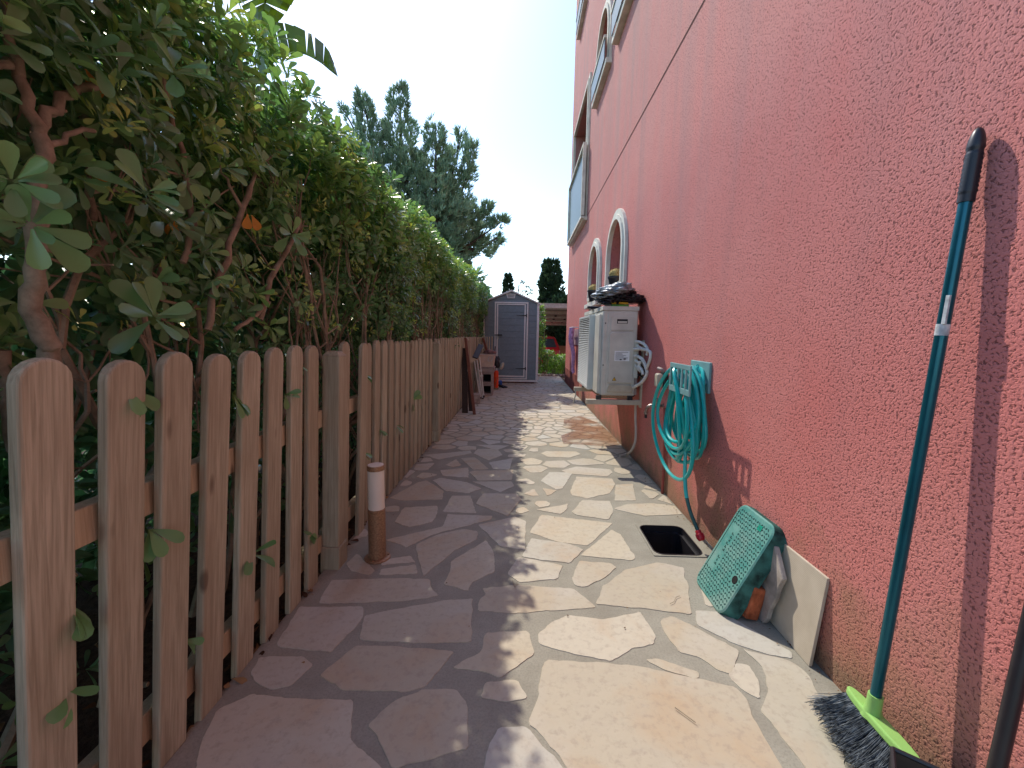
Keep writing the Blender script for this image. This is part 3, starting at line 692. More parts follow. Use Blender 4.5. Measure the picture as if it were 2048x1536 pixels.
hp.append(rosettes(P, rng.normal(size=(len(P), 3)) + np.array([.3, 0, .8]), 8, .095, np.clip(.32 + .12 * rng.normal(size=len(P)), .05, .6), 30, 88, .46))
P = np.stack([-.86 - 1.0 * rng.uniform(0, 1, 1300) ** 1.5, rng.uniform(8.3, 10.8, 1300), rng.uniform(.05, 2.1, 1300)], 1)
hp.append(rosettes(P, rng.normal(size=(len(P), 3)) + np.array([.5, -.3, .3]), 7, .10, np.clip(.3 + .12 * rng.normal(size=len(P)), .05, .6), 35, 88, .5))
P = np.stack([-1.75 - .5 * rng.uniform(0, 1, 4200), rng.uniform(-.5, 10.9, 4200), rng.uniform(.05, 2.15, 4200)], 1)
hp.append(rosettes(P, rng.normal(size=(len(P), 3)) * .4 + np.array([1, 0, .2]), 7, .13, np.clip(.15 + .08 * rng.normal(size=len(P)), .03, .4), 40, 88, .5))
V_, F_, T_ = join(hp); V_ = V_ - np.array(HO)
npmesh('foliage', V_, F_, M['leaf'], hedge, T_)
ye = []
for (px, py, X) in [(495, 428, -.80), (503, 430, -.80), (350, 436, -.83), (190, 325, -.80), (170, 138, -.82)]:
    p = at(px, py, X=X); ye.append(leaves(np.array([p]), unit(np.array([[.3 + .3 * math.sin(px), -.2 + .4 * math.cos(px), -.9]])), np.array([[.8, -.5, .1]]), np.array([.042]), np.array([.030]), np.array([1.05])))
V_, F_, T_ = join(ye); npmesh('yellow_leaves', V_ - np.array(HO), F_, M['leaf'], hedge, T_)

def polytube(b, pts, r0, r1, seg=7, wob=.012):
    P = []; n = len(pts); up = 3
    for i in range(n - 1):
        a, c = Vector(pts[i]), Vector(pts[i + 1])
        for k in range(up):
            t_ = k / up; P.append(a.lerp(c, t_) + Vector([rnd.gauss(0, wob) for _ in range(3)]) * (0 if i == 0 and k == 0 else 1))
    P.append(Vector(pts[-1])); m_ = len(P)
    b.tube(P, [(r0 + (r1 - r0) * k / (m_ - 1)) * (1 + .06 * rnd.uniform(-1, 1)) for k in range(m_)], seg)
    return P
def cutface(b, e, dd, r):
    b.cur = 1; b.tube([e - dd * .001, e + dd * .0015], r, 7); b.cur = 0
def grow(b, cuts, p, d, r, L, depth, tgt):
    """branching stem; short pruned stubs carry pale cut faces"""
    n = 4; P = [Vector(p)]; d = Vector(d).normalized()
    for k in range(n):
        d = (d + Vector((rnd.gauss(0, .16), rnd.gauss(0, .2), rnd.gauss(0, .10))) + Vector(tgt) * .10).normalized(); P.append(P[-1] + d * L / n)
    for p_ in P: p_.x = min(p_.x, -.875 + .07 * max(0, min(1, p_.z - 1.1)))
    r1 = r * .62; b.tube(P, [r + (r1 - r) * k / n for k in range(n + 1)], 6 if r > .008 else 4)
    if depth == 0: return
    for k in range(rnd.choice((2, 3, 3))):
        q = P[rnd.choice((2, 3, 4))] if k else P[4]
        dd = (d + Vector((rnd.gauss(.12, .5), rnd.gauss(0, .65), rnd.gauss(.05, .35)))).normalized()
        grow(b, cuts, q, dd, r1 * rnd.uniform(.6, .95) if k else r1, L * rnd.uniform(.55, .85), depth - 1, tgt)
    if rnd.random() < .7:
        q = P[rnd.choice((1, 2, 3))]; dd = Vector((rnd.uniform(.3, 1), rnd.gauss(0, .6), rnd.uniform(-.1, .7))).normalized(); e = q + dd * rnd.uniform(.03, .07); rr = r * .5
        b.tube([q, e], [rr, rr * .9], 6); cutface(b, e, dd, rr * .8)
y = .75
while y < 9.3:
    b = MB(); cuts = MB(); x0 = -.98 - rnd.uniform(0, .22)
    grow(b, cuts, (x0, y, -.05), (rnd.uniform(0, .2), rnd.gauss(0, .14), 1), rnd.uniform(.013, .022), rnd.uniform(.55, .9), 3, (.3, 0, .8))
    child(b.build('stem', [M['bark'], M['cut']], origin=(x0, y, 0), smooth=True), hedge)
    y += rnd.uniform(.13, .21) if y < 5 else rnd.uniform(.2, .3)
# the thick stems that show in the photograph
def stem_px(lists, X, stubs=()):
    b = MB(); cuts = MB(); o = None
    for pl, r0, r1 in lists:
        P = [at(x, y, X=X if len(q) == 0 else q[0]) for x, y, *q in pl]
        if o is None: o = P[0].copy()
        polytube(b, P, r0, r1, 9, .003)
        e = P[-1]; dd = (P[-1] - P[-2]).normalized()
        if r1 > .0025: cutface(b, e, dd, r1 * .85)
    child(b.build('stem', [M['bark'], M['cut']], origin=o, smooth=True), hedge)
stem_px([([(100, 735), (85, 670), (60, 590), (68, 520), (78, 430), (80, 330), (76, 270)], .0155, .0115), ([(76, 275), (55, 190), (30, 120), (12, 60), (0, -40)], .0095, .006), ([(80, 285), (92, 225), (140, 190), (205, 160)], .0095, .007),
         ([(84, 300), (130, 272), (188, 262)], .0055, .004), ([(30, 125), (15, 128), (-20, 130)], .008, .006), ([(70, 250), (100, 228), (130, 222)], .004, .003)], -.80)
stem_px([([(415, 660), (425, 590), (450, 520), (480, 430), (500, 375)], .009, .008), ([(495, 390), (520, 330), (560, 300)], .006, .003), ([(485, 420), (460, 370), (440, 330)], .006, .002)], -.82)
stem_px([([(365, 525), (385, 450), (370, 350), (362, 280), (330, 180), (322, 100)], .008, .004), ([(372, 350), (300, 342), (290, 345)], .003, .002)], -.82)
stem_px([([(520, 640), (540, 560), (585, 480), (600, 440)], .010, .007)], -.84)
stem_px([([(470, 660), (500, 640), (538, 605)], .006, .006)], -.84)
stem_px([([(0, 700), (20, 790), (40, 900)], .014, .017)], -.90)
stem_px([([(181, 365), (182, 400), (186, 440)], .006, .007), ([(182, 385), (230, 382), (262, 390)], .004, .003)], -.87)

# dry leaves gathered under the fence
n = 900; P = np.stack([rng.uniform(-1.5, XF + .008, n), rng.uniform(.2, 8, n), rng.uniform(-.014, .014, n)], 1); k = np.abs(rng.normal(size=n)) * .05; P[: n // 2, 0] = XF + .015 - k[: n // 2]
a = rng.uniform(0, 6.28, n); v_, f_, t_ = leaves(P, np.stack([np.cos(a), np.sin(a), .2 * rng.normal(size=n)], 1), unit(np.stack([.5 * rng.normal(size=n), .5 * rng.normal(size=n), np.ones(n)], 1)), rng.uniform(.015, .045, n), rng.uniform(.008, .02, n), rng.uniform(0, 1, n))
tag(npmesh('leaf_litter', v_, f_, M['litter'], None, t_), kind='stuff')

# grit and dry bits gathered along the foot of the wall and scattered on the paving
n = 520; P = np.stack([XW - .006 - np.abs(rng.normal(size=n)) * .035, rng.uniform(.4, 9, n), np.full(n, .006)], 1); k = rng.random(n) < .22; P[k, 0] = rng.uniform(XF + .02, XW - .03, k.sum())
k2 = ~((P[:, 0] > HX0 - .03) & (P[:, 0] < HX1 + .03) & (P[:, 1] > HY0 - .03) & (P[:, 1] < HY1 + .03)); P = P[k2]; n = len(P)
a = rng.uniform(0, 6.28, n); v_, f_, t_ = leaves(P, np.stack([np.cos(a), np.sin(a), .05 * rng.normal(size=n)], 1), unit(np.stack([.3 * rng.normal(size=n), .3 * rng.normal(size=n), np.ones(n)], 1)), rng.uniform(.003, .014, n), rng.uniform(.002, .007, n), rng.uniform(0, .9, n), .05)
v_[:, 2] = np.maximum(v_[:, 2], .0045); tag(npmesh('dirt_litter', v_, f_, M['litter'], None, t_), kind='stuff')

# ------------------------------------------------------------------ bollard lamp
c = at(755, 1116, Z=0); t = thing('bollard_lamp', 'short round garden bollard lamp with frosted band and bronze foot', 'lamp', loc=c)
b = MB(); b.lathe([(.058, 0), (.058, .006), (.054, .009), (.040, .010)], (0, 0, 0), 32)
for k in range(3): a = 2.1 * k + .4; b.lathe([(.006, .009), (.006, .014)], (.049 * math.cos(a), .049 * math.sin(a), 0), 8)
b.build('flange', M['rust'], t, True)
b = MB(); b.lathe([(.0385, .01), (.0385, .238), (.036, .240)], (0, 0, 0), 36); b.build('tube', M['rust'], t, True)
b = MB(); b.lathe([(.0365, .239), (.0365, .419)], (0, 0, 0), 36); b.build('diffuser', M['diffuser'], t, True)
b = MB(); b.lathe([(.0385, .418), (.0385, .437), (.0365, .439), (.0345, .4385)], (0, 0, 0), 36); b.build('cap', M['rust'], t, True)
b = MB(); b.lathe([(.034, .4387), (.034, .4415), (.03, .4425)], (0, 0, 0), 36); b.build('cap_disc', M['diffuser'], t, True)

# ------------------------------------------------------------------ outdoor air conditioning unit
AX0, AX1, AY0, AY1, AZ0, AZ1 = .630, .905, 3.43, 4.45, .555, 1.262
ac = thing('air_conditioner', 'beige outdoor air conditioning unit on a wall bracket above the paving', 'air conditioner', loc=(XW, 3.9, .5))
AO = Vector(ac.location)
def aput(b, name, mat, **k): return child(b.build(name, mat, origin=AO, **k), ac)
b = MB(); b.box(AX0, AX1, AY0, AY1, AZ0, AZ1 - .03); aput(b, 'body', M['acbody'], bevel=.012)
b = MB(); b.box(AX0 - .005, AX1 + .004, AY0 - .005, AY1 + .005, AZ1 - .032, AZ1)
for x in (.69, .82): b.lathe([(.006, 0), (.006, .003)], (x, AY0 - .005, AZ1 - .018), 8, Matrix.Rotation(R(90), 3, 'X'))
aput(b, 'top_cover', M['acbody'], bevel=.005)
# side service panel with raised fields
b = MB(); b.box(.668, .895, AY0 - .006, AY0 + .01, AZ0 + .02, AZ1 - .045)
sp = aput(b, 'side_panel', M['acbody'], bevel=.004)
def sub(b, name, mat, par, org=AO, **k):
    o = b.build(name, mat, parent=par, origin=org, **k); o.location = (0, 0, 0); return o
b = MB(); b.prism([(.690, AY0 - .006, 1.075), (.872, AY0 - .006, 1.075), (.872, AY0 - .006, 1.185), (.690, AY0 - .006, 1.185)], (0, -.006, 0)); sub(b, 'raised_field', M['acbody'], sp, bevel=.006, segs=3)
b = MB(); b.prism([(.682, AY0 - .006, .66), (.878, AY0 - .006, .66), (.878, AY0 - .006, 1.04), (.862, AY0 - .006, 1.062), (.698, AY0 - .006, 1.062), (.682, AY0 - .006, 1.04)], (0, -.012, 0)); sub(b, 'raised_field', M['acbody'], sp, bevel=.009, segs=3)
b = MB(); b.prism([(.680, AY0 - .006, .585), (.885, AY0 - .006, .585), (.885, AY0 - .006, .61), (.87, AY0 - .006, .645), (.695, AY0 - .006, .645), (.680, AY0 - .006, .61)], (0, -.010, 0)); sub(b, 'raised_field', M['beige'], sp, bevel=.005)
b = MB(); b.box(.738, .820, AY0 - .0135, AY0 - .011, 1.128, 1.162); hd = sub(b, 'grip_recess', M['dark'], sp)
b = MB(); b.box(.744, .815, AY0 - .0142, AY0 - .0132, 1.131, 1.148); sub(b, 'grip_lip', M['acbody'], sp)
b = MB(); b.box(.728, .845, AY0 - .0195, AY0 - .0175, .835, .915); lb = sub(b, 'rating_label', M['paper'], sp)
b = MB()
for k in range(8):
    z = .903 - k * .0085; b.box(.735, .735 + (.10 if k == 0 else rnd.uniform(.04, .1)), AY0 - .0202, AY0 - .0194, z, z + .0022)
b.box(.770, .785, AY0 - .0203, AY0 - .0194, .842, .850); b.box(.800, .818, AY0 - .0203, AY0 - .0194, .848, .857); sub(b, 'print', M['dark'], sp)
b = MB(); b.prism([(.716, AY0 - .018, .648 + .03), (.752, AY0 - .018, .678), (.734, AY0 - .018, .709)], (0, -.001, 0)); sub(b, 'warning_triangle', M['dark'], sp)
b = MB(); b.prism([(.7205, AY0 - .0192, .6805), (.7475, AY0 - .0192, .6805), (.734, AY0 - .0192, .704)], (0, -.0006, 0)); sub(b, 'warning_field', M['yellow'], sp)
b = MB(); b.prism([(.7335, AY0 - .0199, .684), (.7375, AY0 - .0199, .691), (.7345, AY0 - .0199, .691), (.7365, AY0 - .0199, .698), (.7315, AY0 - .0199, .690), (.7342, AY0 - .0199, .690)], (0, -.0005, 0)); sub(b, 'warning_bolt', M['dark'], sp)
b = MB()
for x, z in ((.650, 1.13), (.645, .80), (.676, .84)): b.lathe([(.005, 0), (.005, .003)], (x, AY0 - .002, z), 8, Matrix.Rotation(R(90), 3, 'X'))
aput(b, 'screw', M['dark'])
b = MB(); b.box(.884, .918, AY0 - .012, AY0 + .05, .70, .99); aput(b, 'valve_cover', M['acbody'], bevel=.004)
b = MB(); b.box(.8985, .920, AY0 - .004, AY0 + .05, .565, .70); aput(b, 'valve_plate', M['crate'], bevel=.003)
# front: plain panel, sticker, louvred fan grille standing proud
b = MB(); b.box(AX0 - .022, AX0 + .002, AY0 + .03, AY0 + .24, AZ0 + .01, AZ1 - .06); aput(b, 'front_panel', M['acbody'], bevel=.006)
b = MB(); b.box(AX0 - .0012, AX0 + .001, AY0 + .242, AY0 + .325, AZ0 + .01, AZ1 - .07); fp = aput(b, 'sticker_strip', simple('pale cyan sticker', (.42, .62, .66, 1), .5))
b = MB(); b.box(AX0 - .0026, AX0 - .001, AY0 + .25, AY0 + .32, .80, 1.00); sub(b, 'red_sticker', M['red'], fp)
b = MB()
for k in range(4): z = .82 + k * .042; b.box(AX0 - .0034, AX0 - .0024, AY0 + .262, AY0 + .308, z, z + .010); b.box(AX0 - .0034, AX0 - .0024, AY0 + .262, AY0 + .272, z + .009, z + .028)
sub(b, 'sticker_print', M['label'], fp)
b = MB(); gy0, gy1, gz0, gz1, gx = AY0 + .33, AY1 - .01, AZ0 + .005, AZ1 - .055, AX0 - .055
b.box(gx, AX0, gy0, gy0 + .022, gz0, gz1); b.box(gx, AX0, gy1 - .02, gy1, gz0, gz1); b.box(gx, AX0, gy0 + .022, gy1 - .02, gz1 - .02, gz1); b.box(gx, AX0, gy0 + .022, gy1 - .02, gz0, gz0 + .02)
gr = aput(b, 'grille_frame', M['acgrille'], bevel=.003)
b = MB(); nl = 36
for k in range(nl):
    z = gz0 + .03 + (gz1 - gz0 - .06) * k / (nl - 1); Mt = Matrix.Translation((gx + .008, 0, z)) @ Matrix.Rotation(R(-28), 4, 'Y'); b.box(-.008, .016, gy0 + .022, gy1 - .02, -.0025, .0025, Mt)
sub(b, 'louvres', M['acgrille'], gr)
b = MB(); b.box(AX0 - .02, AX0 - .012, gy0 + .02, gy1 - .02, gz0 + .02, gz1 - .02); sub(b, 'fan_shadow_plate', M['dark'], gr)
# bracket
for yb in (3.44, 4.24):
    b = MB(); b.box(.52, XW - .012, yb - .02, yb + .02, .483, .523); b.box(.52, XW - .012, yb - .017, yb + .017, .4835, .49); br = aput(b, 'bracket_arm', M['beige'], bevel=.003)
    b = MB(); b.box(XW - .012, XW + .001, yb - .022, yb + .022, .462, 1.0); sub(b, 'bracket_rail', M['beige'], br, bevel=.002)
    b = MB(); b.box(.60, .64, yb - .016, yb + .016, .523, .555); b.box(.85, .89, yb - .016, yb + .016, .523, .555); sub(b, 'rubber_foot', M['black'], br)
b = MB(); b.box(AX0 + .01, AX1 - .01, AY0 + .01, AY1 - .01, .531, .556); aput(b, 'base_pan', M['rust'])
b = MB(); b.tube([(.53, 4.22, .49), (.535, 4.2, .46), (.52, 4.19, .40), (.512, 4.19, .37)], .006, 6); aput(b, 'drain_stub', M['beige'], smooth=True)
def swoop(P, n=24):
    """smooth open curve through points (Catmull-Rom)"""
    P = [Vector(p) for p in P]; Q = [P[0] * 2 - P[1]] + P + [P[-1] * 2 - P[-2]]; out = []
    for i in range(1, len(Q) - 2):
        for k in range(n):
            t_ = k / n; a_, b_, c_, d_ = Q[i - 1:i + 3]
            out.append(.5 * ((2 * b_) + (c_ - a_) * t_ + (2 * a_ - 5 * b_ + 4 * c_ - d_) * t_ * t_ + (3 * b_ - a_ - 3 * c_ + d_) * t_ ** 3))
    return out + [P[-1]]
b = MB(); yq = AY0 + .02
for pl, r_, dy in [([(.90, .985), (.925, .99), (.955, .97), (.972, .93), (.968, .89)], .011, 0), ([(.90, .955), (.925, .955), (.945, .94), (.952, .92)], .010, .02), ([(.90, .93), (.94, .935), (.982, .92), (.992, .89), (.985, .85), (.965, .79)], .0115, -.03),
        ([(.90, .875), (.925, .875), (.95, .85), (.965, .80), (.972, .75), (.955, .69), (.93, .65), (.905, .62)], .0125, -.01), ([(.90, .84), (.915, .84), (.935, .825)], .011, 0), ([(.90, .80), (.92, .80), (.945, .76)], .011, .01), ([(.935, .84), (.93, .80), (.945, .77), (.95, .74)], .012, -.03)]:
    b.tube(swoop([(min(x - .02, XW - .012), yq + dy - 2.4 * max(0, x - .905), z) for x, z in pl], 8), r_, 8)
aput(b, 'refrigerant_pipes', M['pipewhite'], smooth=True)
b = MB()
for k in range(4): b.tube(swoop([(.90, yq, .9 - k * .05), (.92 + k * .005, yq - .06, .87 - k * .05), (.945, yq - .13, .80 - k * .03), (.93, yq - .02, .72), (.90, yq, .66 - .02 * k)], 8), .004, 6)
b.tube(swoop([(.905, yq, .70), (.915, yq - .02, .64), (.912, yq - .01, .58), (.9, yq, .55)], 6), .006, 6)
aput(b, 'cable', M['cable'], smooth=True)
# condensate drain
b = MB(); p0 = at(1271, 815, X=XW - .03)
b.tube(swoop([(p0.x, p0.y, .50), at(1271, 835, X=XW - .03), at(1272, 862, X=XW - .025), at(1270, 885, X=XW - .03), at(1262, 902, X=XW - .05), at(1252, 909, Z=.02), at(1240, 912, Z=.014)], 6), .0105, 8)
tag(b.build('drain_pipe', M['drain'], smooth=True), 'thin beige drain pipe running down the wall below the air conditioning unit', 'pipe')

# things lying on the unit
def crumple(name, c, size, mat, seed, amp=.25, ridge=(1.2, 1.2, 6), sub_=5):
    bm = bmesh.new(); bmesh.ops.create_icosphere(bm, subdivisions=sub_, radius=1); sx, sy, sz = size
    for v in bm.verts:
        p = v.co.copy(); q = Vector((p.x * ridge[0] + seed, p.y * ridge[1], p.z * ridge[2] + p.x * 1.4))
        h = abs(noise.noise(q)) * 2 - .5 + .5 * (abs(noise.noise(q * 2.7)) * 2 - .5)
        v.co = p * (1 + amp * h); v.co.x *= sx; v.co.y *= sy; v.co.z *= sz
        if v.co.z < -sz * .6: v.co.z = -sz * .6 + (v.co.z + sz * .6) * .1
    me = bpy.data.meshes.new(name); bm.to_mesh(me); bm.free(); me.materials.append(mat); me.polygons.foreach_set('use_smooth', [True] * len(me.polygons))
    o = bpy.data.objects.new(name, me); col.objects.link(o); o.location = c; return o
bag = thing('plastic_bag', 'crumpled black plastic sack lying on top of the air conditioning unit', 'bag', loc=(.77, 3.62, AZ1 + .07))
for k, (c, sz_) in enumerate([((-.02, 0, -.005), (.13, .2, .065)), ((.10, -.06, -.012), (.11, .14, .042)), ((.07, .02, .035), (.10, .13, .036))]):
    o = crumple('sack_fold', c, sz_, M['bagblack'], 3.1 * k, .38); o.parent = bag
o = crumple('plastic_sheet', (.735, 3.60, AZ1 + .13), (.15, .25, .062), M['baggrey'], 8.2, .22, (1.5, 1.2, 3)); o.rotation_euler = (0, R(-14), 0); tag(o, 'wrinkled pale grey plastic sheet draped over the black sack on the unit', 'plastic sheet')
b = MB(); b.box(.70, .80, 3.46, 3.5, AZ1 + .001, AZ1 + .018); b.box(.74, .83, 3.44, 3.47, AZ1 + .001, AZ1 + .014)
tl = thing('hand_tool', 'yellow and green plastic tool tucked under the black sack', 'tool', loc=(.77, 3.47, AZ1)); child(b.build('green_grip', M['greenp'], origin=tl.location, bevel=.004), tl)
b = MB(); b.box(.755, .828, 3.452, 3.49, AZ1 + .0185, AZ1 + .036); b.tube([(.70, 3.47, AZ1 + .027), (.735, 3.468, AZ1 + .027)], .009, 8); child(b.build('yellow_grip', M['yellow'], origin=tl.location, bevel=.004), tl)
b = MB(); b.tube([(.585, 3.95, AZ1 + .022), (.60, 3.94, AZ1 + .022), (.78, 3.88, AZ1 + .016)], [.014, .011, .010], 8); b.box(.60, .8, 3.86, 3.96, AZ1 + .002, AZ1 + .008)
tag(b.build('black_bar', M['black'], smooth=True), 'short black bar sticking out over the louvred front of the unit', 'bar')
for (yc, lbl) in ((4.42, 'black pot of straw coloured cactus on the nearer low window sill'), (5.78, 'black pot of straw coloured cactus on the farther low window sill')):
    c = Vector((XW - .04, yc, 1.475)); t = thing('cactus_pot', lbl, 'potted plant', 'cactus pots on the window sills', loc=c)
    b = MB(); b.lathe([(.052, 0), (.075, .125), (.082, .13), (.082, .145), (.072, .145), (.07, .12)], (0, 0, 0), 20); b.build('pot', M['black'], t, True)
    o = crumple('cactus', (0, 0, .165), (.068, .068, .055), M['cactus'], yc, .12, (4, 4, 4), 4); o.parent = t
    b = MB()
    for k in range(160):
        a, e = rnd.uniform(0, 6.28), rnd.uniform(.1, 1.5); d = Vector((math.cos(a) * math.cos(e), math.sin(a) * math.cos(e), math.sin(e))); p = Vector((0, 0, .165)) + Vector((d.x * .066, d.y * .066, d.z * .053)); b.tube([p, p + d * .014], [.0014, .0004], 3, False)
    q = b.build('spines', M['cactus'], o); q.location = -Vector(o.location)

# ------------------------------------------------------------------ far end of the wall: hook with purple cloth
t = thing('towel_rail', 'small white wall rail with a pale board near the far corner of the red wall', 'rail', loc=(XW, 8.2, 1.15))
b = MB(); b.tube([(XW, 7.5, 1.17), (XW - .09, 7.5, 1.17), (XW - .09, 8.1, 1.17), (XW, 8.1, 1.17)], .009, 6); child(b.build('bar', M['white'], origin=t.location), t)
b = MB(); b.box(XW - .012, XW + .002, 7.4, 8.3, .86, 1.14); child(b.build('backboard', simple('grey pink board', (.36, .22, .24, 1), .7), origin=t.location, bevel=.002), t)
b = MB()
for k, (y0, x0) in enumerate([(7.60, .09), (7.68, .07), (7.76, .1), (7.84, .08)]):
    b.tube(swoop([(XW - x0, y0, 1.17), (XW - x0 - .01, y0 + .01, .95), (XW - .05, y0 - .02 * k, .70), (XW - .05, 7.66, .47 - .02 * k), (XW - .04, 7.64, .36)], 6), [.026] * 24 + [.012], 8)
tag(b.build('purple_cloth', M['purple'], smooth=True), 'twisted purple cloth hanging from the white rail by the far wall corner', 'cloth')

# ------------------------------------------------------------------ socket, tap and pipe
jb = at(1319, 760, X=XW - .04); t = thing('wall_socket', 'beige outdoor socket box with a short cable on the red wall above the tap', 'socket', loc=(XW, jb.y, jb.z))
b = MB(); b.box(XW - .028, XW + .002, jb.y - .05, jb.y + .03, jb.z - .05, jb.z + .055); child(b.build('back_box', M['black'], origin=t.location, bevel=.006), t)
b = MB(); b.box(XW - .068, XW - .028, jb.y - .045, jb.y + .028, jb.z - .045, jb.z + .045); child(b.build('cover', M['beige'], origin=t.location, bevel=.012, segs=3), t)
b = MB(); b.tube(swoop([(XW - .02, jb.y - .02, jb.z + .05), (XW - .035, jb.y - .03, jb.z + .07), (XW - .05, jb.y + .01, jb.z + .078)], 6), .011, 8); child(b.build('cable_gland', M['crate'], origin=t.location, smooth=True), t)
tp = at(1318, 812, X=XW - .03); t = thing('garden_tap', 'worn metal garden tap on the red wall between the hose and the drain pipe', 'tap', loc=(XW, tp.y, tp.z)); T0 = Vector(t.location)
b = MB(); b.lathe([(.018, 0), (.018, .006), (.011, .007), (.011, .04), (.015, .042), (.015, .06)], T0, 14, Matrix.Rotation(R(-90), 3, 'Y'))
b.tube(swoop([T0 + Vector((-.05, 0, 0)), T0 + Vector((-.075, .01, .002)), T0 + Vector((-.098, .02, -.012)), T0 + Vector((-.108, .025, -.04))], 6), [.012] * 6 + [.011] * 13, 10)
b.lathe([(.015, 0), (.015, .02)], T0 + Vector((-.108, .025, -.062)), 12); b.tube([T0 + Vector((-.05, 0, .0)), T0 + Vector((-.05, 0, .045))], .0085, 8)
child(b.build('spout', M['chrome'], origin=T0, smooth=True), t)
b = MB(); b.lathe([(.009, 0), (.009, .026)], T0 + Vector((-.108, .025, -.088)), 10); child(b.build('hose_connector', M['black'], origin=T0, smooth=True), t)
b = MB(); b.box(-.028, .028, -.006, .006, .045, .052, Matrix.Translation(T0 + Vector((-.05, 0, 0))) @ Matrix.Rotation(.5, 4, 'Z')); child(b.build('lever', M['guard'], origin=T0, bevel=.003), t)
b = MB(); b.tube([(XW - .016, 2.77, .0), (XW - .016, 2.77, .20), (XW - .014, 2.80, .42), (XW - .012, 2.83, tp.z)], .0095, 8); tag(b.build('water_pipe', simple('painted red pipe', (.30, .07, .055, 1), .6, .3), smooth=True), 'thin red painted water pipe rising from the paving to the tap', 'pipe')

# ------------------------------------------------------------------ hose on its holder
HY = 2.31
t = thing('hose_holder', 'pale teal plastic hose holder with slotted front plate on the red wall', 'hose holder', loc=(XW, HY, .83)); T0 = Vector(t.location)
b = MB(); b.box(XW - .012, XW + .002, HY - .115, HY + .135, .745, .905); child(b.build('wall_plate', M['holder'], origin=T0, bevel=.004), t)
b = MB(); x0 = .805; yb_, ya_ = at(1339, 750, X=x0).y, at(1380, 755, X=x0).y; wy_ = yb_ - ya_
for k in range(6): y_ = ya_ + (wy_ - .016) * k / 5; b.box(x0, x0 + .008, y_, y_ + .016, .775, .870)
b.box(x0, x0 + .008, ya_, yb_, .870, .895); b.box(x0, x0 + .008, ya_, yb_, .745, .775)
child(b.build('front_plate', M['holder'], origin=T0, bevel=.002), t)
b = MB()
for k in range(9):
    a0, a1 = R(160 - 140 * k / 9), R(160 - 140 * (k + 1) / 9)
    b.add([(x, HY + .10 * math.cos(a), .765 + .085 * math.sin(a)) for x in (x0 + .01, XW - .01) for a in (a0, a1)] + [(x, HY + .094 * math.cos(a), .765 + .079 * math.sin(a)) for x in (x0 + .01, XW - .01) for a in (a0, a1)], [(0, 1, 3, 2), (4, 6, 7, 5), (0, 2, 6, 4), (1, 5, 7, 3)])
child(b.build('saddle', M['holder'], origin=T0), t)
t = thing('garden_hose', 'teal garden hose coiled over the holder with a red connector at its end', 'hose', loc=(.88, HY, .6)); T0 = Vector(t.location)
P = []; loops = [(.945, .15, .47, .02), (.935, .19, .42, -.01), (.925, .13, .40, .01), (.912, .20, .38, .0), (.90, .17, .44, -.02), (.885, .12, .35, .015), (.872, .18, .40, 0), (.862, .14, .46, .02), (.855, .20, .36, -.01), (.84, .16, .41, .01), (.828, .13, .37, 0), (.82, .20, .43, .0), (.812, .24, .265, .0)]
for i, (x, a_, zb, dy) in enumerate(loops):
    zt = .878 - .004 * (i % 3); hc = (zt + zb) / 2; hb = (zt - zb) / 2; nx = loops[min(i + 1, len(loops) - 1)][0]
    for k in range(40):
        f_ = k / 40; ph = 2 * math.pi * f_; w_ = a_ * (1 - .38 * math.cos(ph)) * (1 + .10 * math.sin(2 * ph + i))
        xx = x + (nx - x) * f_ + .022 * math.sin(ph + i * 1.3) + .014 * math.sin(2 * ph + i * .7) + (.02 * (1 - math.cos(ph)) * .5 if i > 9 else 0)
        P.append((min(xx, XW - .014), HY + dy + w_ * math.sin(ph) * (1 if i % 2 else 1), hc + hb * math.cos(ph)))
P += [tuple(v) for v in swoop([P[-1], (.835, HY - .05, .865), (.85, HY - .13, .78), at(1373, 850, X=.845), at(1370, 960, X=.835), at(1378, 1015, X=.845), at(1396, 1062, X=.872)], 10)]
Q = [Vector(p) for p in P]
for _ in range(3): Q = [Q[0]] + [(Q[i - 1] + Q[i] * 2 + Q[i + 1]) / 4 for i in range(1, len(Q) - 1)] + [Q[-1]]
nD = 14; b = MB(); b.tube(Q[:-nD], .0098, 8); child(b.build('tube', M['hose'], origin=T0, smooth=True), t)
b = MB(); b.tube(Q[-nD - 1:], .0096, 8); child(b.build('stained_end', M['hosedark'], origin=T0, smooth=True), t)
e = Q[-1]; d = (Q[-1] - Q[-4]).normalized(); Mq = d.to_track_quat('Z', 'Y').to_matrix(); b = MB(); b.lathe([(.012, -.004), (.014, 0), (.014, .012), (.0175, .014), (.0185, .034), (.015, .044), (.012, .046)], e, 10, Mq)
for k in range(6): a_ = k * math.pi / 3; b.bar(e + Mq @ Vector((.0175 * math.cos(a_), .0175 * math.sin(a_), .012)), e + Mq @ Vector((.0185 * math.cos(a_), .0185 * math.sin(a_), .034)), .004, .004, (.3, .2, .9))
child(b.build('connector', M['red'], origin=T0, smooth=True), t)

# ------------------------------------------------------------------ things leaning on the wall
# green cover of the pit
t = thing('pit_cover', 'dusty green plastic pit cover with anti slip studs leaning on the wall', 'cover', loc=(.745, 1.625, 0)); L0 = Vector(t.location)
dx = Vector((0, 1, 0)); up = Vector((.178, 0, .349)).normalized(); nn = up.cross(dx) * -1
if nn.x > 0: nn = -nn
yax = up; xax = dx; LW_, LH_, LTk = .25, .392, .055
Ml = Matrix((xax, yax, nn)).transposed().to_4x4(); Ml.translation = Vector((.752, 1.625, .004))
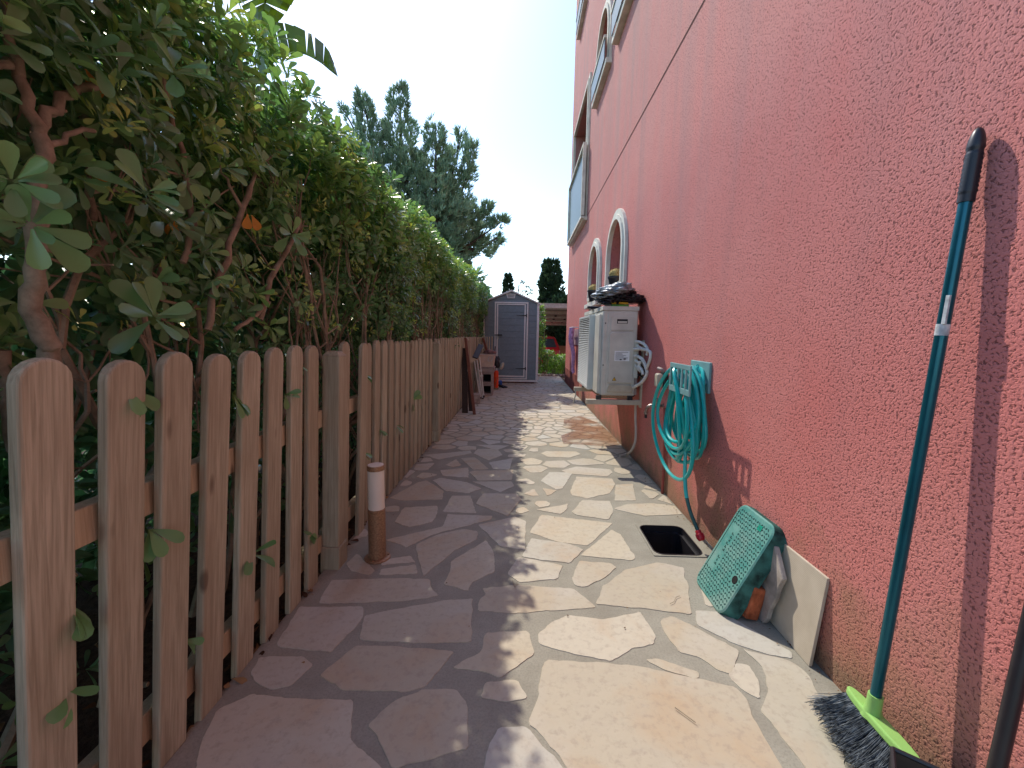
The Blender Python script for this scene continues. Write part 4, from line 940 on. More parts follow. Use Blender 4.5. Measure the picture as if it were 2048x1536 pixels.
# local: x across (along Y), y up the slope, z out of the face towards the path
def lp(x, y, z): return Ml @ Vector((x, y, z))
rr = rrect(-LW_ / 2, LW_ / 2, 0, LH_, .042, 6); r2 = rrect(-LW_ / 2 + .006, LW_ / 2 - .006, .006, LH_ - .006, .038, 6); r3 = rrect(-LW_ / 2 - .012, LW_ / 2 + .012, -.0, LH_ + .006, .046, 6)
n = len(rr); b = MB(); b.add([lp(x, y, -.004) for x, y in rr] + [lp(x, y, 0) for x, y in r2], [(k, (k + 1) % n, n + (k + 1) % n, n + k) for k in range(n)] + [tuple(range(n, 2 * n))])
lf = child(b.build('lid_face', M['lid'], origin=L0), t)
b = MB(); b.add([lp(x, y, -.004) for x, y in rr] + [lp(x, y, -LTk) for x, y in r3] + [lp(x, y, -LTk) for x, y in r2], [(k, (k + 1) % n, n + (k + 1) % n, n + k) for k in range(n)] + [(n + k, n + (k + 1) % n, 2 * n + (k + 1) % n, 2 * n + k) for k in range(n)] + [tuple(range(2 * n, 3 * n))])
child(b.build('rim', M['lidside'], origin=L0), t)
b = MB(); step = .0145
for i in range(int(LW_ / step)):
    for j in range(int(LH_ / step)):
        x = -LW_ / 2 + .016 + i * step; y = .018 + j * step
        if x > LW_ / 2 - .014 or y > LH_ - .016: continue
        if x > .045 and .10 < y < .30: continue
        if math.hypot(x + .085, y - .14) < .022: continue
        cor = min(LW_ / 2 - abs(x), .04), min(y, LH_ - y, .04)
        if cor[0] < .03 and cor[1] < .03: continue
        a_ = R(45 if (i + j) % 2 else -45); Mt = Ml @ Matrix.Translation((x, y, 0)) @ Matrix.Rotation(a_, 4, 'Z'); b.box(-.0042, .0042, -.0013, .0013, -.001, .0022, Mt)
sub(b, 'studs', simple('dark green studs', (.03, .10, .085, 1), .6), lf, L0)
b = MB(); b.box(.106, .1085, .03, LH_ - .03, 0, .0012, Ml)
for k, (y, hgt) in enumerate([(.12, .016), (.135, .005), (.15, .012), (.185, .015), (.20, .010), (.215, .014), (.23, .006), (.245, .013), (.26, .009)]):
    b.box(.062 - hgt * .5, .062 + hgt * .5, y, y + .004, 0, .0014, Ml); b.box(.062 + (k % 3 - 1) * .004, .066 + (k % 3 - 1) * .004, y, y + .009, 0, .0014, Ml)
sub(b, 'embossed_marks', simple('dark green marks', (.03, .11, .09, 1), .6), lf, L0)
b = MB(); b.lathe([(.0155, -.002), (.0155, .0015)], lp(-.085, .14, 0), 18, Ml.to_3x3()); sub(b, 'lifting_hole', M['dark'], lf, L0)
b = MB(); b.box(-.062, -.038, LH_ - .05, LH_ - .028, -.001, .0016, Ml); sub(b, 'clean_patch', simple('bright green patch', (.0, .26, .17, 1), .5), lf, L0)
# brick
b = MB(); Mb = Matrix.Translation((.845, 1.525, .0)) @ Matrix.Rotation(R(14), 4, 'Z') @ Matrix.Rotation(R(16), 4, 'Y'); b.box(-.028, .028, -.045, .05, .008, .13, Mb)
tag(b.build('brick', M['brick'], bevel=.006), 'orange brick standing under the green cover beside the broken slab', 'brick')
# broken slab
b = MB(); x_ = .905; PL = [(1.475, 0), (1.62, 0), (1.64, .22), (1.55, .30), (1.49, .285), (1.418, .205), (1.432, .165), (1.436, .12), (1.455, .07), (1.458, .03)]
b.prism([(x_ + .10 * z - .012, y, z + .002) for y, z in PL], (.017, 0, 0)); tag(b.build('broken_slab', M['slab'], bevel=.003), 'thin broken grey slab with ragged edge leaning between the brick and the beige tile', 'slab')
# tile
c0 = Vector((.927, 1.272, .002)); b = MB(); ux = Vector((0, 1, 0)); uz = Vector((.028, 0, .30)).normalized(); th_ = Vector((-.009, 0, 0))
b.prism([c0, c0 + ux * .46, c0 + ux * .46 + uz * .298, c0 + uz * .298], (.010, 0, 0)); tag(b.build('floor_tile', M['tile'], bevel=.0012), 'large beige ribbed tile leaning flat on the wall nearest the broom', 'tile')

# ------------------------------------------------------------------ broom
ft = Vector((.885, .985, .135)); tp_ = Vector((XW - .018, .976, 1.475)); ax = (tp_ - ft).normalized()
t = thing('broom', 'broom with petrol blue pole and lime green head leaning on the red wall', 'broom', loc=ft)
b = MB(); b.tube([ft, ft + ax * .5, ft + ax * 1.0, ft + ax * (tp_ - ft).length * .93], .0118, 16); pole = child(b.build('pole', M['handle'], origin=ft, smooth=True), t)
L_ = (tp_ - ft).length; b = MB(); P = []; r_ = []
for k in range(34):
    s_ = k / 33; P.append(ft + ax * (L_ - .15 + .15 * s_)); rr_ = .0145 + (.0016 if (k % 2 and .12 < s_ < .68) else 0) - .0015 * s_
    if s_ > .7: rr_ = .014 * math.sqrt(max(0, 1 - ((s_ - .7) / .305) ** 2)) + .001
    r_.append(rr_)
b.tube(P, r_, 16); child(b.build('grip', M['black'], origin=ft, smooth=True), t)
p_ = at(1899, 630, X=.93); b = MB(); s0 = (p_.z - ft.z) / ax.z; b.tube([ft + ax * (s0 - .045), ft + ax * (s0 - .02)], .0121, 16, False); b.bar(ft + ax * (s0 - .02) + Vector((-.0085, -.0085, 0)), ft + ax * (s0 + .042) + Vector((-.0085, -.0085, 0)), .010, .004, (1, 0, 0)); sub(b, 'paper_sticker', M['label'], pole, ft, smooth=True)
hb0, hb1 = at(1690, 1385, Z=.115), at(1808, 1520, Z=.115); hd = (hb1 - hb0).normalized(); hu = Vector((.16, 0, 1)).normalized(); hs_ = hd.cross(hu).normalized()
hc = (hb0 + hb1) / 2; HL = (hb1 - hb0).length / 2 + .02; Mh = Matrix((hd, hs_, hu)).transposed().to_4x4(); Mh.translation = ft - ax * .022 ; 
off = (hc - ft).dot(hd)
b = MB(); out = []
for k in range(28):
    a_ = 2 * math.pi * k / 28; ca, sa = math.cos(a_), math.sin(a_); out.append((off + HL * math.copysign(abs(ca) ** .75, ca), .021 * math.copysign(abs(sa) ** .8, sa)))
b.prism([Mh @ Vector((x, y, .006)) for x, y in out], hu * -.018); child(b.build('head', M['lime'], origin=ft, bevel=.004), t)
b = MB(); b.tube([ft - ax * .03, ft - ax * .005, ft + ax * .03], [.024, .0165, .0155], 18); child(b.build('collar', M['lime'], origin=ft, smooth=True), t)
b = MB()
for k in range(2300):
    u_ = rnd.uniform(-1, 1); v_ = rnd.uniform(-1, 1); p0 = Mh @ Vector((off + u_ * HL * .93, v_ * .017, -.010))
    d_ = (-hu + hd * (u_ * .55 + rnd.gauss(0, .10)) - Vector((1, 0, 0)) * (.50 + .42 * v_ + rnd.gauss(0, .12))).normalized(); L2 = rnd.uniform(.075, .105); m1 = p0 + d_ * L2 * .5; d2 = (d_ + Vector((rnd.gauss(-.15, .16), rnd.gauss(0, .16), rnd.gauss(.05, .12)))).normalized(); e_ = m1 + d2 * L2 * .5
    if e_.z < .003: e_.z = .003 + rnd.uniform(0, .004)
    e_.x = min(e_.x, XW - .004); m1.x = min(m1.x, XW - .004)
    b.tube([p0, m1, e_], [.0011, .001, .0006], 3, False)
child(b.build('bristles', M['bristle'], origin=ft), t)

# ------------------------------------------------------------------ dustpan
ca_, cb_ = at(1785, 1497, Z=.15), at(2010, 1560, Z=.15)
d0 = Vector((ca_.x, ca_.y, 0)); t = thing('dustpan', 'black long handled dustpan standing at the foot of the wall beside the broom', 'dustpan', loc=d0)
e1 = (Vector((cb_.x, cb_.y, 0)) - d0); e1.x = min(e1.x, .93 - d0.x); wd = .19; e1 = e1.normalized() * wd; e1.x = min(e1.x, XW - .02 - d0.x); e2 = Vector((-e1.y, e1.x, 0)).normalized() * -.11
if e2.y > 0: e2 = -e2
def wallq(b, p, q, h0, h1, th=.003):
    dd = (q - p).normalized(); nrm = Vector((-dd.y, dd.x, 0)) * th; b.add([p + Vector((0, 0, h0)), q + Vector((0, 0, h0)), q + Vector((0, 0, h1)), p + Vector((0, 0, h1)), p + nrm + Vector((0, 0, h0)), q + nrm + Vector((0, 0, h0)), q + nrm + Vector((0, 0, h1)), p + nrm + Vector((0, 0, h1))], [(0, 1, 2, 3), (4, 7, 6, 5), (0, 4, 5, 1), (3, 2, 6, 7), (0, 3, 7, 4), (1, 5, 6, 2)])
b = MB(); wallq(b, d0, d0 + e1, 0, .15); wallq(b, d0 + e2, d0, 0, .15); wallq(b, d0 + e1, d0 + e1 + e2, 0, .15); b.prism([d0, d0 + e1, d0 + e1 + e2, d0 + e2], (0, 0, .003))
b.tube([d0 + Vector((0, 0, .15)), d0 + e1 + Vector((0, 0, .15))], .005, 8); b.tube([d0 + Vector((0, 0, .15)), d0 + e2 + Vector((0, 0, .15))], .005, 8); b.tube([d0 + e1 + Vector((0, 0, .15)), d0 + e1 + e2 + Vector((0, 0, .15))], .005, 8)
child(b.build('pan', M['black'], origin=d0), t)
h0 = at(1992, 1545, X=.875); h1 = at(2052, 1285, X=.915); hdv = (h1 - h0).normalized(); b = MB(); b.tube([h0 - hdv * .13, h1 + hdv * .35], .0125, 12); child(b.build('pole', M['black'], origin=d0, smooth=True), t)

# ------------------------------------------------------------------ garden shed
SY = 9.09
sx0, sx1 = at(969, 700, Y=SY).x, at(1072, 700, Y=SY).x; sxm = (sx0 + sx1) / 2; SD = 1.75
zb, ze, za = .075, at(1072, 607, Y=SY).z, at(1023, 583, Y=SY).z
shed = thing('garden_shed', 'slate grey resin garden shed with white framed door at the end of the path', 'shed', loc=(sxm, SY, 0)); SO = Vector(shed.location)
def sput(b, name, mat, par=None, **k):
    if par is not None: return sub(b, name, mat, par, SO, **k)
    return child(b.build(name, mat, origin=SO, **k), shed)
b = MB(); nb = 13; bh = (ze - zb) / nb
def gable(z): return 1 if z <= ze else max(.0, (za - z) / (za - ze))
for k in range(nb): z = zb + k * bh; b.box(sx0, sx1, SY, SY + .03, z + .004, z + bh - .004)
for k in range(3):
    z0 = ze + k * (za - ze) / 3 + .003; z1 = ze + (k + 1) * (za - ze) / 3 - .003; g0, g1 = gable(z0) * (sx1 - sx0) / 2, gable(z1) * (sx1 - sx0) / 2
    b.prism([(sxm - g0, SY, z0), (sxm + g0, SY, z0), (sxm + g1, SY, z1), (sxm - g1, SY, z1)], (0, .03, 0))
b.prism([(sx0 + .01, SY + .008, zb), (sx1 - .01, SY + .008, zb), (sx1 - .01, SY + .008, ze), (sxm, SY + .008, za - .01), (sx0 + .01, SY + .008, ze)], (0, .015, 0))
sput(b, 'front_wall', M['grey'], bevel=.003)
b = MB()
for x in (sx0 - .002, sx1 - .028):
    for k in range(nb): z = zb + k * bh; b.box(x, x + .03, SY + .032, SY + SD, z + .004, z + bh - .004)
b.box(sx0, sx1, SY + SD, SY + SD + .03, zb, ze); sput(b, 'side_walls', M['grey'], bevel=.003)
for x_ in ((sx0 - .03, sx0 - .003), (sx1 + .003, sx1 + .05)): b = MB(); b.box(*x_, SY - .012, SY + .05, zb, ze); sput(b, 'corner_trim', M['shedtrim'], bevel=.003)
b = MB(); b.box(sx0 - .02, sx1 + .04, SY - .015, SY + SD + .03, .03, zb - .002); sput(b, 'base_frame', M['shedtrim'], bevel=.004)
b = MB(); b.box(sx0 + .02, sx1 - .02, SY + .03, SY + SD, .0, .03); sput(b, 'under_shadow', M['redwood'])  # dark red slab standing in for the shadow under the base frame
el_, er_, ap = at(962, 605, Y=SY - .05), at(1081, 608, Y=SY - .05), at(1023, 580, Y=SY - .05)
b = MB(); th = .028
for e_ in (el_, er_):
    b.prism([(e_.x, SY - .06, e_.z - .012), (e_.x, SY - .06, e_.z + th - .012), (ap.x, SY - .06, ap.z + .006), (ap.x, SY - .06, ap.z + .006 - th - .006)], (0, SD + .14, 0))
sput(b, 'roof', M['shedtrim'], bevel=.004)
dx0, dx1, dz1, dz0 = at(995, 700, Y=SY).x, at(1048, 700, Y=SY).x, at(1020, 610, Y=SY).z, at(1020, 752, Y=SY).z
fx0, fx1, fz1 = at(988.5, 700, Y=SY).x, at(1055, 700, Y=SY).x, at(1020, 604, Y=SY).z
b = MB(); k_ = .03
b.box(fx0, fx0 + k_, SY - .022, SY + .002, zb + .01, fz1); b.box(fx1 - k_, fx1, SY - .022, SY + .002, zb + .01, fz1); b.box(fx0 + k_, fx1 - k_, SY - .022, SY + .002, fz1 - k_, fz1); b.box(fx0 + k_, fx1 - k_, SY - .022, SY + .002, zb + .01, dz0 - .04)
sput(b, 'door_frame', M['shedtrim'], bevel=.003)
b = MB(); nd = 11; db = (dz1 - dz0 - .04) / nd
for k in range(nd): b.box(dx0 + .005, dx1 - .005, SY - .02, SY - .005, dz0 + .02 + k * db + .003, dz0 + .02 + (k + 1) * db - .003)
b.box(dx0, dx1, SY - .012, SY - .003, dz0, dz1)
dr = sput(b, 'door', M['grey'], bevel=.002)
b = MB(); k_ = .022; a0, a1 = dx0 - .022, dx1 + .022
b.box(a0, a0 + .028, SY - .032, SY - .0225, dz0 - .02, dz1 + .022); b.box(a1 - .028, a1, SY - .032, SY - .0225, dz0 - .02, dz1 + .022); b.box(a0 + .028, a1 - .028, SY - .032, SY - .0225, dz1, dz1 + .022); b.box(a0 + .028, a1 - .028, SY - .032, SY - .0225, dz0 - .02, dz0 + .014)
sput(b, 'door_edging', M['shedtrim'], dr)
for py in (631, 737):
    z = at(1040, py, Y=SY).z; b = MB(); b.prism([(dx1 + .045, SY - .033, z - .014), (dx1 + .045, SY - .033, z + .014), (dx1 - .16, SY - .033, z + .004), (dx1 - .18, SY - .033, z), (dx1 - .16, SY - .033, z - .004)], (0, -.008, 0)); b.box(dx1 + .03, dx1 + .05, SY - .042, SY - .033, z - .032, z + .032); sput(b, 'hinge', M['black'], dr)
z = at(996, 670, Y=SY).z; b = MB(); b.box(dx0 - .065, dx0 + .09, SY - .048, SY - .033, z - .009, z + .009); b.box(dx0 + .0, dx0 + .095, SY - .055, SY - .048, z - .016, z + .016); lt = sput(b, 'latch', M['black'], dr, bevel=.002)
b = MB(); b.box(dx0 - .01, dx0 + .025, SY - .062, SY - .05, z - .075, z - .045); b.tube([(dx0 - .004, SY - .055, z - .045), (dx0 + .001, SY - .055, z - .02), (dx0 + .014, SY - .055, z - .02), (dx0 + .019, SY - .055, z - .045)], .0035, 6); sub(b, 'padlock', M['chrome'], dr, SO)
vc = at(1022, 592, Y=SY); b = MB(); b.prism([(vc.x - .10, SY - .006, vc.z + .045), (vc.x + .10, SY - .006, vc.z + .045), (vc.x + .075, SY - .006, vc.z - .045), (vc.x - .075, SY - .006, vc.z - .045)], (0, -.012, 0)); vt = sput(b, 'vent', M['shedtrim'], bevel=.002)
b = MB()
for k in range(3): b.box(vc.x - .075 + .006 * (2 - k), vc.x + .075 - .006 * (2 - k), SY - .0195, SY - .017, vc.z - .028 + k * .022, vc.z - .018 + k * .022)
sub(b, 'vent_slot', M['dark'], vt, SO)

# ------------------------------------------------------------------ clutter along the far fence
def leanboard(name, a, c_, wx, wy, mat, label, cat, group=None):
    b = MB(); b.bar(a, c_, wx, wy, (0, 1, 0)); return tag(b.build(name, mat, bevel=.003), label, cat, group)
leanboard('dark_board', at(930, 826, Z=.001), at(929, 697, X=-.80), .075, .03, M['darkwood'], 'wide almost black board standing upright against the fence', 'board')
leanboard('dark_board', at(942, 822, Z=.001), at(937, 744, X=-.77), .05, .03, M['darkwood'], 'short dark board standing between the wide black board and the reddish plank', 'board')
leanboard('wooden_plank', at(949, 829, Z=.001), at(931, 677, X=-.79), .035, .045, M['redwood'], 'long reddish brown plank leaning on the far part of the fence', 'plank')
leanboard('brown_plank', at(978, 716, X=-.62), at(966, 676, X=-.72), .04, .05, M['redwood'], 'dark brown plank rising behind the beige storage box', 'plank')
leanboard('seat_cushion', at(950, 716, X=-.68), at(962, 690, X=-.62), .08, .02, M['black'], 'black cushion propped up behind the folding chair', 'cushion')
Yc = 6.75; t = thing('folding_chair', 'white folded metal chair leaning in front of the storage box', 'chair', loc=at(965, 800, Y=Yc)); C0 = Vector(t.location)
for nm, a, c_, r_ in (('leg', (961, 802), (947, 711), .011), ('leg', (966, 800), (953, 716), .012), ('leg', (968, 795), (959, 714), .010), ('leg', (962, 797), (955, 738), .008)):
    b = MB(); b.tube([at(*a, Y=Yc), at(*c_, Y=Yc + .12)], r_, 8); lg = child(b.build(nm, M['acgrille'], origin=C0, smooth=True), t)
    b = MB(); p = at(*a, Y=Yc); b.tube([p, p + (at(*c_, Y=Yc + .12) - p) * .05], r_ * 1.35, 8); sub(b, 'foot_cap', M['black'], lg, C0)
b = MB(); b.bar(at(938, 722, Y=Yc + .08), at(956, 714, Y=Yc + .12), .02, .07); child(b.build('backrest', M['beige'], origin=C0, bevel=.004), t)
b = MB(); b.bar(at(957, 742, Y=Yc), at(964, 741, Y=Yc), .02, .03); b.bar(at(959, 752, Y=Yc), at(966, 751, Y=Yc), .02, .03); child(b.build('crossbar', M['acgrille'], origin=C0, bevel=.003), t)
Yk = 7.15; kx0, kx1 = at(961, 780, Y=Yk).x, at(985, 780, Y=Yk).x; kz = at(972, 745, Y=Yk).z
t = thing('storage_cube', 'grey brown plastic storage cube with square openings standing by the fence', 'crate', loc=((kx0 + kx1) / 2, Yk, 0)); K0 = Vector(t.location)
b = MB(); f_ = .032
def frame(b, x0, x1, z0, z1, y0, y1, f_):
    b.box(x0, x0 + f_, y0, y1, z0, z1); b.box(x1 - f_, x1, y0, y1, z0, z1); b.box(x0 + f_, x1 - f_, y0, y1, z1 - f_, z1); b.box(x0 + f_, x1 - f_, y0, y1, z0, z0 + f_)
frame(b, kx0, kx1, .0, kz / 2 - .002, Yk, Yk + .28, f_); frame(b, kx0, kx1, kz / 2 + .002, kz, Yk, Yk + .28, f_); child(b.build('frame', M['crate'], origin=K0, bevel=.006), t)
b = MB(); b.box(kx0 + f_, kx1 - f_, Yk + .26, Yk + .27, f_, kz - f_); child(b.build('back_panel', M['dark'], origin=K0), t)
z1 = at(972, 734, Y=Yk).z; b = MB(); b.box(kx0 - .02, kx1 + .02, Yk - .015, Yk + .3, kz + .002, z1 - .004); b.box(kx0 - .03, kx1 + .03, Yk - .025, Yk + .31, z1 - .022, z1 - .003); child(b.build('lid', M['crate'], origin=K0, bevel=.005), t)
z2 = at(972, 709, Y=Yk).z; t = thing('storage_box', 'light beige plastic box on top of the storage cube', 'box', loc=((kx0 + kx1) / 2, Yk, z1)); K0 = Vector(t.location)
b = MB(); b.prism([(kx0 - .01, Yk, z1), (kx1 + .005, Yk, z1), (kx1 + .03, Yk, z2 - .02), (kx0 - .035, Yk, z2 - .02)], (0, .27, 0)); child(b.build('tub', M['box'], origin=K0, bevel=.008), t)
b = MB(); b.box(kx0 - .045, kx1 + .04, Yk - .012, Yk + .285, z2 - .022, z2); b.box(kx0 - .02, kx1 + .015, Yk - .008, Yk + .0, z1 + .075, z1 + .087); child(b.build('rim', M['box'], origin=K0, bevel=.004), t)
b = MB(); b.tube(swoop([(kx1 - .06, Yk - .012, z2 - .03), (kx1 - .08, Yk - .02, z2 - .1), (kx1 - .02, Yk - .02, z2 - .1), (kx1 - .01, Yk - .012, z2 - .03)], 5), .006, 6); child(b.build('handle', M['label'], origin=K0), t)
o = crumple('cloth_bundle', ((kx0 + kx1) / 2 + .03, Yk + .14, z2 + .03), (.11, .09, .035), simple('dusty pink cloth', (.36, .22, .22, 1), .8, var=.3), 5.5, .4); tag(o, 'dusty pink cloth bundle lying on the light beige box', 'cloth')
Yo = 8.0; t = thing('orange_container', 'tall bright orange plastic container on the ground before the shed', 'container', loc=at(992, 777, Y=Yo)); K0 = Vector(t.location)
b = MB(); z1 = at(992, 741, Y=Yo).z; b.lathe([(.035, 0), (.042, .05), (.045, z1 - K0.z - .05), (.040, z1 - K0.z - .02), (.025, z1 - K0.z)], (0, 0, 0), 14); b.build('tub', M['orange'], t, True)
b = MB(); b.tube([(-.03, -.05, 0), (.03, -.046, .22)], .006, 6); b.box(-.04, .05, -.07, .03, 0, .02); b.build('rusty_frame', M['rust'], t)
t = thing('leaf_blower', 'black machine with a beige guard standing on the orange container', 'machine', loc=at(994, 741, Y=Yo)); K0 = Vector(t.location)
o = crumple('motor_housing', (-.0, 0, .13), (.055, .07, .13), M['black'], 2.2, .18, (1, 1, 2), 4); o.parent = t
o = crumple('guard', (.085, 0, .075), (.035, .05, .085), M['beige'], 4.4, .06, (1, 1, 1), 4); o.rotation_euler = (0, R(24), 0); o.parent = t
b = MB(); b.tube(swoop([(-.04, 0, .2), (-.045, 0, .36), (-.04, 0, .45)], 5), .009, 6); b.tube(swoop([(-.02, 0, .22), (.02, 0, .26), (.05, 0, .2)], 5), .01, 6); b.build('handle', M['black'], t)
p = at(1001, 764, Y=8.3); t = thing('scrubbing_brush', 'blue and black floor brush lying beside the orange container', 'brush', loc=(p.x, 8.3, 0))
b = MB(); b.lathe([(.03, .05), (.034, .07), (.034, .12), (.02, .14)], (0, 0, 0), 12); b.build('hub', M['blue'], t, True)
b = MB(); b.bar((-.03, 0, .05), (.13, -.08, .012), .05, .03); b.bar((-.03, .02, .04), (.08, -.13, .012), .04, .03); b.bar((0, 0, .0), (0, 0, .05), .06, .05); b.build('base', M['black'], t, bevel=.006)
b = MB(); p = at(952, 806, Z=0); b.box(-.05, .05, -.08, .08, 0, .14, Matrix.Translation((p.x, p.y, 0)) @ Matrix.Rotation(.3, 4, 'Z')); tag(b.build('concrete_block', M['slab'], bevel=.008), 'small pale pinkish concrete block beside the foot of the reddish plank', 'block')

# ------------------------------------------------------------------ big conifer
def sprays(C, D, L, nb, tint, spread=.45, wd=.13):
    """feathery tufts: nb narrow pointed blades round each direction"""
    n = len(C); Vs, Ts = [], []; ref = unit(rng.normal(size=(n, 3)))
    for j in range(nb):
        d = unit(D + spread * rng.normal(size=(n, 3)) + np.array([0, 0, .12])); s_ = unit(np.cross(d, ref + .5 * rng.normal(size=(n, 3)))); ll = (L * rng.uniform(.5, 1.15, n))[:, None]; b0 = C + .3 * ll * d * rng.uniform(-.6, .6, (n, 1))
        v = np.stack([b0, b0 + ll * .45 * d + s_ * ll * wd, b0 + ll * d, b0 + ll * .45 * d - s_ * ll * wd], 1); Vs.append(v.reshape(-1, 3)); Ts.append(np.repeat(tint + .06 * rng.normal(size=n), 4))
    V = np.concatenate(Vs); return V, np.arange(len(V)).reshape(-1, 4), np.concatenate(Ts)
TY = 11.0
tree = thing('conifer_tree', 'large blue green conifer with several pointed leaders rising behind the hedge', 'tree', loc=(at(850, 600, Y=TY).x, TY, -.1)); TO = Vector(tree.location)
lobes = [((800, 430), (800, 172), 82, 8, 0, 900), ((772, 420), (723, 186), 52, 8, -.3, 420), ((745, 330), (683, 210), 20, 3, .0, 90), ((870, 500), (925, 262), 66, 10, .3, 620), ((870, 470), (872, 240), 60, 10, -.3, 520), ((900, 480), (948, 285), 34, 6, 0, 240),
         ((850, 500), (845, 320), 100, 50, .2, 1000), ((880, 530), (1012, 438), 46, 6, .3, 420), ((905, 520), (984, 402), 30, 5, .4, 220), ((860, 480), (925, 480), 62, 50, 0, 520), ((770, 480), (762, 330), 60, 35, -.2, 480), ((900, 470), (930, 380), 52, 26, .5, 300), ((960, 500), (1000, 470), 26, 12, .5, 130),
         ((740, 560), (735, 470), 60, 50, 0, 300), ((850, 590), (880, 500), 80, 60, 0, 350)]
cp = []; limbs = []
for (a, c_, r0, r1, dy, n) in lobes:
    n = int(n * 2.1); A_ = np.array(at(*a, Y=TY + dy)); B_ = np.array(at(*c_, Y=TY + dy)); s_ = 78.2; ax_ = B_ - A_; t_ = rng.beta(1.0, 1.15, n)
    rr_ = (r0 + (r1 - r0) * t_ ** .85) / s_; ux_ = unit(np.cross(ax_, [0, 1, .01])); vx = unit(np.cross(ux_, ax_)); ph = rng.uniform(0, 6.28, n); 
    bl = 1 + .28 * np.sin(ph * 3 + t_ * 17) + .22 * np.sin(t_ * 31 + ph * 2); q = rr_ * bl * rng.uniform(.45, 1.0, n) ** .6
    C = A_ + ax_ * t_[:, None] + (np.cos(ph) * q)[:, None] * ux_ + (np.sin(ph) * q)[:, None] * vx
    keep = np.array([noise.noise(Vector(p) * 2.1) for p in C]) > -.2; C = C[keep]; ph = ph[keep]; q = q[keep]; t2 = t_[keep]
    out = (np.cos(ph))[:, None] * ux_ + (np.sin(ph))[:, None] * vx; D = unit(out * .55 + unit(ax_) * .55 + np.array([0, 0, .38]))
    tn = np.clip(.38 + .12 * rng.normal(size=len(C)) + .1 * np.sin(C[:, 0] * 5 + C[:, 2] * 4), .05, .85)
    cp.append(sprays(C, D, np.full(len(C), .155), 9, tn, .42, .085)); limbs.append((A_, B_, C, q / rr_.max()))
V_, F_, T_ = join(cp); npmesh('crown', V_ - np.array(TO), F_, M['conifer'], tree, T_)
b = MB(); b.tube([(TO.x, TY, -.1), (TO.x + .05, TY, 1.5), at(862, 470, Y=TY), at(815, 380, Y=TY), at(802, 280, Y=TY), at(800, 190, Y=TY)], [.2, .17, .12, .07, .04, .012], 10); child(b.build('trunk', M['treebark'], origin=TO, smooth=True), tree)
base_ = Vector(at(858, 500, Y=TY)); b = MB()
for A_, B_, C, q in limbs:
    b.tube([base_.lerp(Vector(A_), .3), Vector(A_), Vector(A_).lerp(Vector(B_), .5), Vector(B_)], [.07, .05, .03, .006], 6)
    for i in range(0, len(C), 24):
        p = Vector(C[i]); ax_ = Vector(B_) - Vector(A_); s_ = max(0, min(1, (p - Vector(A_)).dot(ax_) / ax_.length_squared - .12)); b.tube([Vector(A_) + ax_ * s_, p], [.014, .004], 4, False)
child(b.build('limbs', M['treebark'], origin=TO), tree)

# ------------------------------------------------------------------ banana plant
t = thing('banana_plant', 'banana plant with torn arching leaves above the hedge', 'plant', loc=(-1.95, 3.3, 0)); BO = Vector(t.location)
def torn(Mp, Up, n, seed, ya, yb, gap=.16):
    rr = random.Random(seed); ms = swoop([Vector((x, y, 0)) for x, y in Mp], 12); us = swoop([Vector((x, y, 0)) for x, y in Up], 12); b = MB(); m_ = len(ms) - 1
    for i in range(n):
        t0, t1 = i / n, (i + 1) / n; g = gap * rr.choice((.05, .1, .2, .9, 2.0)) * rr.uniform(.6, 1.1); v = []; kk = 4
        for (tt, edge) in ((t0, 0), (t1, 1)):
            tm = tt; tu = tt + (g / n if edge == 0 else -g / n)
            a_ = ms[min(m_, int(tm * m_))]; c_ = us[max(0, min(m_, int(tu * m_)))]
            for k in range(kk): s_ = k / (kk - 1); p = a_.lerp(c_, s_ * rr.uniform(.94, 1.0)); dep = ya + (yb - ya) * tt + .05 * math.sin(i * 1.7 + s_ * 2) + .10 * s_ * s_; v.append(at(p.x, p.y, Y=dep))
        b.add(v, [(k, k + 1, kk + k + 1, kk + k) for k in range(kk - 1)])
    return b, [at(p.x, p.y, Y=ya + (yb - ya) * k / m_) for k, p in enumerate(ms)]
for Mp, Up, n, sd_, ya, yb in (([(524, 160), (545, 124), (575, 108), (605, 106), (638, 122), (660, 140), (676, 153)], [(508, 115), (528, 50), (562, 42), (600, 56), (638, 78), (662, 108), (676, 153)], 11, 3, 3.2, 3.0),
                           ([(540, -80), (534, -20), (520, 60)], [(640, -90), (588, 5), (532, 72)], 9, 5, 3.2, 3.3), ([(540, -80), (534, -20), (520, 60)], [(440, -60), (478, 8), (512, 60)], 9, 6, 3.2, 3.3)):
    b, ms = torn(Mp, Up, n, sd_, ya, yb); bl = child(b.build('leaf_blade', M['banana'], origin=BO), t); bl.modifiers.new('s', 'SOLIDIFY').thickness = .002
    b = MB(); b.tube(ms, [.011 * (1 - .8 * k / len(ms)) for k in range(len(ms))], 6); sub(b, 'midrib', M['banana'], bl, BO)
b = MB(); b.tube([BO, (-1.98, 3.3, 1.6), (-1.95, 3.28, 2.2)], [.10, .08, .05], 10); child(b.build('trunk', M['treebark'], origin=BO, smooth=True), t)
b = MB()
for px, py, yy_ in ((524, 160, 3.2), (520, 62, 3.3)): b.tube(swoop([(-1.95, 3.28, 2.1), Vector((-1.9, 3.25, 2.5)), at(px, py, Y=yy_)], 8), .014, 6)
child(b.build('leaf_stalk', M['banana'], origin=BO, smooth=True), t)

